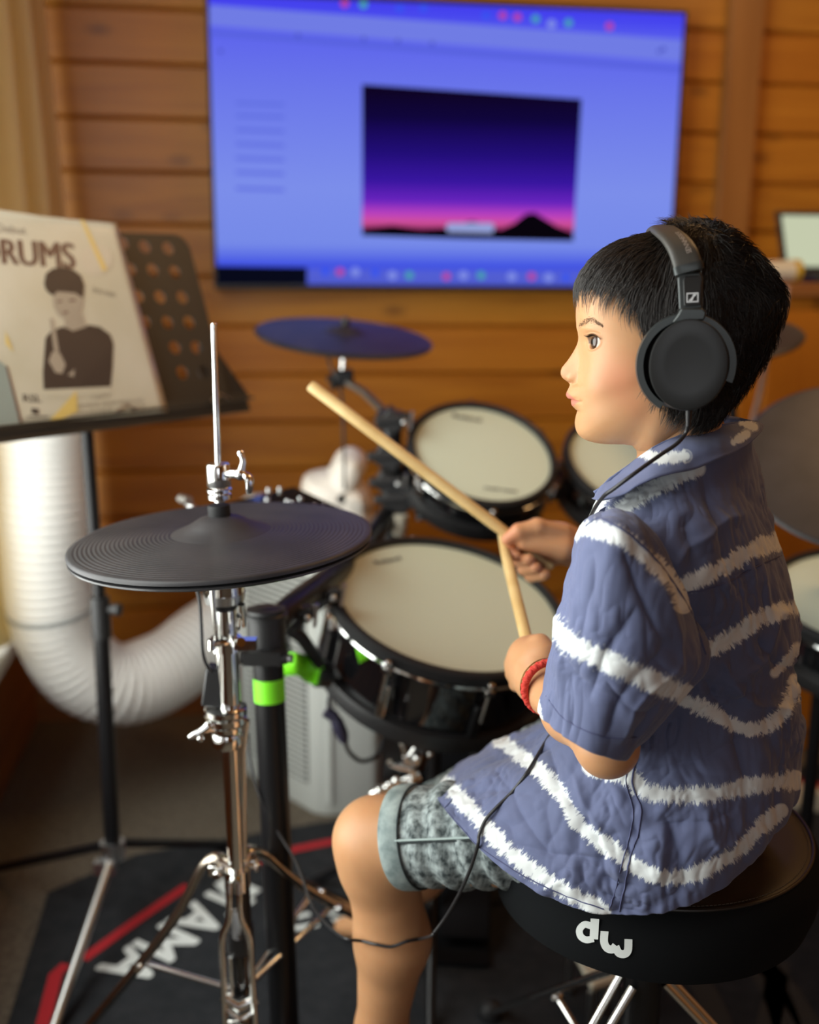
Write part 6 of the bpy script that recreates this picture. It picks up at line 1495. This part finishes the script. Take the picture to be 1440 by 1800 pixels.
# ---- denim shorts
m = bpy.data.materials.new('acid_wash_denim'); m.use_nodes = True; nt = m.node_tree; b = nt.nodes['Principled BSDF']; N = nt.nodes.new; L = nt.links.new
tc_ = N('ShaderNodeTexCoord'); mp = N('ShaderNodeMapping'); mp.inputs['Scale'].default_value = (260, 260, 90); L(tc_.outputs['Object'], mp.inputs['Vector'])
n1 = N('ShaderNodeTexNoise'); n1.inputs['Scale'].default_value = 1; n1.inputs['Detail'].default_value = 4; L(mp.outputs[0], n1.inputs['Vector'])
n2 = N('ShaderNodeTexNoise'); n2.inputs['Scale'].default_value = 85; n2.inputs['Detail'].default_value = 6; L(tc_.outputs['Object'], n2.inputs['Vector'])
ad = N('ShaderNodeMath'); ad.operation = 'MULTIPLY_ADD'; ad.inputs[1].default_value = .5; L(n1.outputs['Fac'], ad.inputs[0]); L(n2.outputs['Fac'], ad.inputs[2])
r = N('ShaderNodeValToRGB'); r.color_ramp.elements[0].position = .58; r.color_ramp.elements[0].color = (.030, .042, .045, 1); r.color_ramp.elements[1].position = .93; r.color_ramp.elements[1].color = (.36, .42, .42, 1)
L(ad.outputs[0], r.inputs['Fac']); L(r.outputs['Color'], b.inputs['Base Color']); b.inputs['Roughness'].default_value = .85
bp = N('ShaderNodeBump'); bp.inputs['Strength'].default_value = .4; bp.inputs['Distance'].default_value = .0008; L(n1.outputs['Fac'], bp.inputs['Height']); L(bp.outputs['Normal'], b.inputs['Normal'])
M['denim'] = m; M['cuffd'] = mat('pale_denim_cuff', (.16, .21, .21), .9, bump=(700, .5, .001), var=(60, (.36, .43, .42), 1)); M['denim_dark'] = mat('denim_seam_dark', (.02, .028, .03), .9); M['denim_pale'] = mat('denim_seam_pale', (.34, .42, .41), .9, bump=(400, .4, .001))
cu = W(708, 1470, 1.155)
cu = W(709, 1471, 1.150)
def leg_tube(c0, hip, r0, r1, nseg=150, cuffw=.016):
    d = nrm(hip - c0); pth = [c0 + (hip - c0) * t for t in np.linspace(0, 1, 120)]; rr = np.interp(np.linspace(0, 1, 120), [0, .4, 1], [r0, (r0 + r1) / 2, r1])
    mb = MB(); mb.tube(pth, rr, nseg, cap=False); V_ = np.vstack(mb.v).reshape(120, nseg, 3)
    n = V_ - np.array(pth)[:, None]; n /= np.linalg.norm(n, axis=2)[..., None]
    s = np.linspace(0, np.linalg.norm(hip - c0), 120)[:, None]
    w = .0030 * np.sin(s * 210 + 3 * fbm(V_.reshape(-1, 3) * 12, 2, 7).reshape(120, nseg)) * sstep(.02, .06, s) + .002 * fbm(V_.reshape(-1, 3) * 40, 3, 8).reshape(120, nseg)
    V_ = V_ + n * w[..., None]; mb.v = [V_.reshape(-1, 3)]; return mb, d, pth, rr
mb1, dn, pth1, rr1 = leg_tube(cu, hipL + [0, .0, .005], .0545, .066)
cu2 = knR + nrm(hipR - knR) * .06
mb2, dn2, _, _ = leg_tube(cu2, hipR + [0, 0, .005], .056, .078)
mb = MB(); mb.add(np.vstack(mb1.v), mb1.f); mb.add(np.vstack(mb2.v), mb2.f)
mb.ball((hipL + hipR) / 2 + [.0, 0, .0], .090, 48, sc=(1.02, 1.22, .92))
sho = part('shorts', mb, M['denim'], boy, 'grey acid-washed denim shorts', sharp=0); solid(sho, .0018)
for (c_, d_) in ((cu, dn), (cu2, dn2)):
    mb = MB(); prof = [(.0548, -.003), (.0590, -.0025), (.0606, .003), (.0606, .018), (.0590, .0215), (.0550, .022)]
    mb.lathe([(r_, z_) for r_, z_ in prof], c_, d_, 90); o_ = part('cuff', mb, M['cuffd'], sho)
    mb = MB(); A_ = frame(d_, (0, -1, 0)); mb.tube([c_ + d_ * .0225 + .0590 * (A_[1] * math.cos(t) + A_[2] * math.sin(t)) for t in np.linspace(0, 2 * math.pi, 81)[:-1]], .0011, 6, closed=True); part('cuff_seam', mb, M['denim_dark'], sho)
tq = Vector(dn).to_track_quat('X', 'Z')
def thigh_line(ph, t0, t1, rr_add=.0012):
    A_ = frame(dn, (0, -1, 0)); out = []
    for t in np.linspace(t0, t1, 30):
        i = int(t * 119); c_ = pth1[i]; out.append(c_ + (A_[1] * math.cos(ph) + A_[2] * math.sin(ph)) * (rr1[i] + rr_add))
    return out
# outer side seam of the near leg
best = min(np.linspace(-3.1, 3.1, 125), key=lambda ph: abs(proj(thigh_line(ph, .2, .3)[0])[0][1] - 1480) + (0 if thigh_line(ph, .2, .3)[0][1] < cu[1] else 999))
part('side_seam', MB().tube(thigh_line(best, .005, .75, .0022), .0012, 6), M['denim_dark'], sho); part('side_seam', MB().tube(np.array(thigh_line(best, .005, .75, .0024)) + [0, 0, .003], .0014, 6), M['denim_pale'], sho)

# ---- bracelet and bangle on the near wrist
wa = nrm(wrL - elL); wc = W(966, 1208, 1.072)
A_ = frame(nrm(wa * [1, .9, .9] + [0, .25, 0]), (0, -1, 0))
ring_ = lambda r_, off: [wc + A_[0] * off + r_ * (A_[1] * math.cos(t) + A_[2] * math.sin(t)) for t in np.linspace(0, 2 * math.pi, 289)[:-1]]
mb = MB(); rp = np.array(ring_(.0275, .0)); tt = np.linspace(0, 2 * math.pi, 289)[:-1]
for ph in (0, 2.1, 4.2):
    off_ = np.array([A_[0] * .0024 * math.cos(22 * t + ph) + nrm(p - wc) * .0020 * math.sin(22 * t + ph) for t, p in zip(tt, rp)]); mb.tube(catmull(np.vstack([rp + off_, (rp + off_)[:1]]), 600), .0021, 8, cap=False)

for k_, t in enumerate(np.linspace(0, 2 * math.pi, 53)[:-1]):
    p = wc + .0288 * (A_[1] * math.cos(t) + A_[2] * math.sin(t)) + A_[0] * .0016 * (-1) ** k_; mb.ball(p, .0031, 10)
part('bracelet', mb, mat('red_cord', (.55, .035, .02), .75, bump=(1500, .5, .001)), boy, 'red braided cord bracelet')
mb = MB(); mb.tube(ring_(.0292, .0085), .0008, 8, closed=True); part('bangle', mb, mat('gold_wire', (.7, .45, .18), .25, 1.0), boy, 'thin gold wire bangle')

# ================================================================ drumsticks
def stick(name, tip, butt, r, label, tipfirst=True):
    tip, butt = np.asarray(tip), np.asarray(butt); d = butt - tip; L_ = np.linalg.norm(d)
    prof = [(0, 0), (.0035, .0005), (.0052, .003), (.0055, .006), (.0045, .010), (.0035, .013), (.0042, .02), (r * .8, .05), (r, .10), (r, L_ - .004), (r * .85, L_), (0, L_)]
    mb = MB(); mb.lathe([(a * 1.0, b) for a, b in prof], tip, d, 28); return single(name, mb, M['hickory'], (tip + butt) / 2, label, 'drumstick', 'drumsticks in the hands')
bt, tp = W(545, 677, 1.42), W(972, 999, 1.374)
stick('drumstick', tp, bt, .0078, 'wooden drumstick held in the far hand, crossing in front of the tom')
b2_ = W(932, 1150, 1.135); t2_ = W(878, 928, 1.43); b2_ = b2_ + (b2_ - t2_) * .06
stick('drumstick', t2_, b2_, .0072, 'wooden drumstick rising from the near hand over the snare head')

# ================================================================ headphones
def hq(u, v, b):                      # pixel -> point on the plane parallel to the cheek at lateral distance b
    return Wp(u, v, HO + lt * b, lt)
hpn = thing('headphones', hq(1211, 642, .10), 'black over-ear headphones worn on the child\'s head', 'headphones')
M['hp_black'] = mat('headphone_black', (0.012, 0.013, 0.013), .38, bump=(1400, .08, .0003)); M['hp_grey'] = mat('headphone_grey', (0.045, 0.052, 0.052), .35, .35); M['hp_pad'] = mat('headphone_pad', (0.010, 0.010, 0.010), .5, bump=(800, .3, .0006)); M['hp_band'] = mat('headphone_band', (0.05, 0.048, 0.042), .5, bump=(900, .2, .0005))
def oval(cu_, cv_, b, ru, rv, k=72, ph=0):
    c_ = hq(cu_, cv_, b); s = proj(c_)[0][2] / F
    return [c_ - fw * ru * s * math.cos(t) + upz * rv * s * math.sin(t) for t in np.linspace(0, 2 * math.pi, k, endpoint=False)]
def ovals(specs, cap0=True, cap1=True, k=72):
    mb = MB(); rows_ = [oval(*s_, k=k) for s_ in specs]; mb.grid(rows_, cv=True)
    if cap1: mb.f.append(tuple(range(mb.n - k, mb.n))); mb.mi.append(0)
    if cap0: mb.f.append(tuple(range(0, k))[::-1]); mb.mi.append(0)
    return mb
bD = .108
cupb = ovals([(1209, 641, bD - .016, 60, 72), (1210, 642, bD - .012, 67, 79), (1211, 642, bD - .003, 68.5, 80.5), (1211, 642, bD - .0005, 67.5, 79.5), (1211, 642, bD, 65, 77), (1211, 642, bD - .0012, 40, 48), (1211, 642, bD - .0018, 5, 6)])
part('ear_cup', cupb, M['hp_black'], hpn)
part('cup_body', ovals([(1205, 639, .086, 70, 78), (1206, 640, .090, 74, 80), (1207, 640, bD - .014, 66, 76)]), M['hp_black'], hpn)
part('ear_cushion', ovals([(1203, 638, .058, 62, 70), (1203, 638, .062, 76, 80), (1203, 638, .070, 80, 83), (1203, 638, .080, 79, 82), (1203, 638, .088, 70, 74)], k=72), M['hp_pad'], hpn)
# fork: a flat C round the cup, open below right
def fork(sgn):
    mb = MB(); rows_ = []
    for t in np.linspace(math.radians(-62), math.radians(200), 80):
        c_ = hq(1205, 640, .092) if sgn > 0 else None
        s = proj(hq(1205, 640, .092))[0][2] / F; r_ = (77 * s, 80 * s); w2 = .0046
        ang = t; rr2 = []
        for (dr_, db_) in ((-w2 * .35, 0), (w2, 0), (w2 * 1.1, .004), (w2 * .9, .0085), (-w2 * .35, .0085)):
            rr2.append(hq(1205, 640, .092) + fw * -(r_[0] + dr_) * math.cos(math.pi - ang) * -1 * -1 + upz * (r_[1] + dr_) * math.sin(ang) + lt * (db_ - .002))
        rows_.append(rr2)
    mb.grid(rows_, cv=True); k = 5; mb.f.append(tuple(range(k))[::-1]); mb.f.append(tuple(range(mb.n - k, mb.n))); mb.mi += [0, 0]; return mb
part('fork', fork(1), M['hp_grey'], hpn, 'dark grey fork')
neckp = [hq(1180, 566, .094), hq(1236, 562, .094), hq(1240, 548, .094), hq(1233, 541, .094), hq(1196, 541, .094), hq(1190, 552, .094)]
mb = MB(); mb.add(neckp + [p + lt * .0095 for p in neckp], [tuple(range(6)), tuple(range(6, 12))[::-1]] + [(i, i + 6, (i + 1) % 6 + 6, (i + 1) % 6) for i in range(6)]); part('fork_neck', mb, M['hp_grey'], hpn, bv=.0015)
# slider
def slab_px(quad, b0, b1, tilt=0):
    a = [hq(u, v, b0 - tilt * (v < 500)) for u, v in quad]; c = [hq(u, v, b1 - tilt * (v < 500)) for u, v in quad]; n = len(a)
    mb = MB(); mb.add(a + c, [tuple(range(n)), tuple(range(n, 2 * n))[::-1]] + [(i, i + n, (i + 1) % n + n, (i + 1) % n) for i in range(n)]); return mb
sl1 = part('slider', slab_px([(1194, 545), (1235, 543), (1236, 488), (1231, 478), (1196, 480), (1191, 490)], .092, .101, .007), M['hp_grey'], hpn, bv=.0015)
sl2 = part('slider_inlay', slab_px([(1203, 538), (1232, 536), (1233, 492), (1229, 484), (1204, 486), (1201, 493)], .1005, .1022, .007), M['hp_black'], sl1, bv=.0006)
lb = lambda u, v: hq(u, v, .1032)
mb = MB()
Lq = [(1207, 515), (1228, 514), (1228, 531), (1207, 532)]; Li = [(1209, 517), (1226, 516), (1226, 529), (1209, 530)]
for i in range(4): mb.add([lb(*Lq[i]), lb(*Lq[(i + 1) % 4]), lb(*Li[(i + 1) % 4]), lb(*Li[i])], [(0, 1, 2, 3)])
mb.add([lb(1210, 529), lb(1217, 522), lb(1219, 517), lb(1226, 516.5), lb(1220, 522), lb(1217, 529)], [tuple(range(6))])
part('logo_plate', mb, M['silver'], sl2, 'silver rectangular logo', smooth=False)
# head band: an arch over the crown
arch_px = [(1212, 478, .094), (1208, 462, .0925), (1200, 440, .086), (1188, 422, .072), (1176, 411, .050), (1168, 405, .024), (1166, 403, 0.0)]
pa = [hq(u, v, b) for u, v, b in arch_px]
loc = [((p - HO) @ fw, (p - HO) @ lt, (p - HO) @ upz) for p in pa]; loc = loc + [(a, -b, h_) for a, b, h_ in loc[-2::-1]]
cen = catmull(np.array(loc), 120); T_ = np.gradient(cen, axis=0); T_ /= np.linalg.norm(T_, axis=1)[:, None]
mb = MB(); rows_ = []; hw_ = .0125; th2 = .0042
sec = [(math.copysign(abs(math.cos(t)) ** .5, math.cos(t)) * hw_, math.copysign(abs(math.sin(t)) ** .8, math.sin(t)) * th2) for t in np.linspace(0, 2 * math.pi, 24, endpoint=False)]
for c_, t_ in zip(cen, T_):
    side = np.array([1.0, 0, 0]) - t_ * t_[0]; side /= np.linalg.norm(side); out_ = np.cross(side, t_); out_ = out_ if out_ @ np.array([0, c_[1], c_[2]]) > 0 else -out_
    rows_.append([HO + fw * q[0] + lt * q[1] + upz * q[2] for q in [c_ + side * s1 + out_ * s2 for s1, s2 in sec]])
mb.grid(rows_, cv=True); part('headband', mb, M['hp_band'], hpn)
mb = MB(); mb.grid(rows_[:9], cv=True); V_ = np.vstack(mb.v); c0_ = np.mean(V_, 0); mb.v = [c0_ + (V_ - c0_) * 1.05]; mb.f.append(tuple(range(24))[::-1]); mb.f.append(tuple(range(8 * 24, 9 * 24))); mb.mi += [0, 0]; part('band_end', mb, M['hp_grey'], hpn)
# maker's word along the band
k_ = 22
cA, cB = cen[12], cen[38]
def band_pt(f_, s1, lift):
    i = min(int(f_), 118); fr_ = f_ - i; c_ = cen[i] * (1 - fr_) + cen[i + 1] * fr_; t_ = T_[i]; side = np.array([1.0, 0, 0]) - t_ * t_[0]; side /= np.linalg.norm(side); out_ = np.cross(side, t_); out_ = out_ if out_ @ np.array([0, c_[1], c_[2]]) > 0 else -out_
    q = c_ + side * s1 + out_ * lift; return HO + fw * q[0] + lt * q[1] + upz * q[2]
v, f = text_mesh('SENNHEISER', 1.0); lo_, hi_ = v.min(0), v.max(0); v = (v - lo_) / (hi_ - lo_)
mb = MB(); mb.add([band_pt(15 + 19 * a, -.0056 + .0046 * b, th2 + .0004) for a, b in v], f); part('band_lettering', mb, M['silver'], hpn, smooth=False)
# the far side: cup, fork and slider mirrored
def mirror_b(mb):
    V_ = np.vstack(mb.v) - HO; V_ = V_ - 2 * (V_ @ lt)[:, None] * lt; r_ = MB(); r_.add(V_ + HO, [tuple(reversed(f_)) for f_ in mb.f]); return r_
part('ear_cup', mirror_b(cupb), M['hp_black'], hpn)
part('ear_cushion', mirror_b(ovals([(1203, 638, .058, 62, 70), (1203, 638, .070, 80, 83), (1203, 638, .090, 74, 78)])), M['hp_pad'], hpn)
part('slider', mirror_b(slab_px([(1194, 560), (1235, 558), (1236, 478), (1191, 480)], .090, .101, .007)), M['hp_grey'], hpn)
# the cord
mb = MB(); cyl(mb, hq(1211, 716, .096), hq(1210, 748, .094), .0030, .0022)
def surf_at(u, v):
    k = np.argmin((SHQ[:, 0] - u) ** 2 + (SHQ[:, 1] - v) ** 2); k2 = np.argmin((SLQ[:, 0] - u) ** 2 + (SLQ[:, 1] - v) ** 2)
    return SH[k][1]
c1_ = [hq(1210, 745, .094), W(1205, 762, .975), W(1190, 780, .968), W(1165, 797, .962), W(1135, 818, .953), W(1105, 840, .948), W(1078, 860, .955), W(1060, 874, .970), W(1040, 905, 1.02)]
part('cable_boot', mb, M['cable'], hpn); mb = MB()
pts_ = []
for (u, v) in [(985, 1262), (965, 1292), (950, 1320), (925, 1360), (900, 1392), (872, 1420), (854, 1442), (843, 1466), (838, 1490)]: pts_.append(on_cloth(u, v, SH, SHQ, .0045))
lg = proj(LEG)
def leg_pt(u, v, lift):
    k = np.argsort((lg[:, 0] - u) ** 2 + (lg[:, 1] - v) ** 2)[:40]; p = LEG[k[np.argmin(LEG[k, 1])]]; q = W(u, v, p[1] - lift); return q
pts_ += [W(826, 1530, 1.04), W(808, 1570, 1.06), W(785, 1610, 1.075), W(766, 1636, 1.08), W(758, 1645, 1.082)]
pts_ += [leg_pt(u, v, .004) for (u, v) in [(740, 1650), (715, 1655), (688, 1664), (660, 1660), (635, 1654)]]
pts_ += [W(608, 1650, 1.13), W(585, 1635, 1.18), W(562, 1612, 1.22), (W(548, 1590, 1.25)), W(534, 1550, 1.28), W(515, 1505, 1.31), W(490, 1465, 1.33), W(470, 1430, 1.335), W(455, 1395, 1.34), W(440, 1340, 1.36), W(436, 1290, 1.40)]
c1_ += [W(1010, 980, 1.08), W(1000, 1100, 1.09), W(990, 1200, 1.08)]
mb.tube(catmull(c1_ + pts_, 420), .0019, 10)
part('cord', mb, M['cable'], hpn, 'thin black cord')
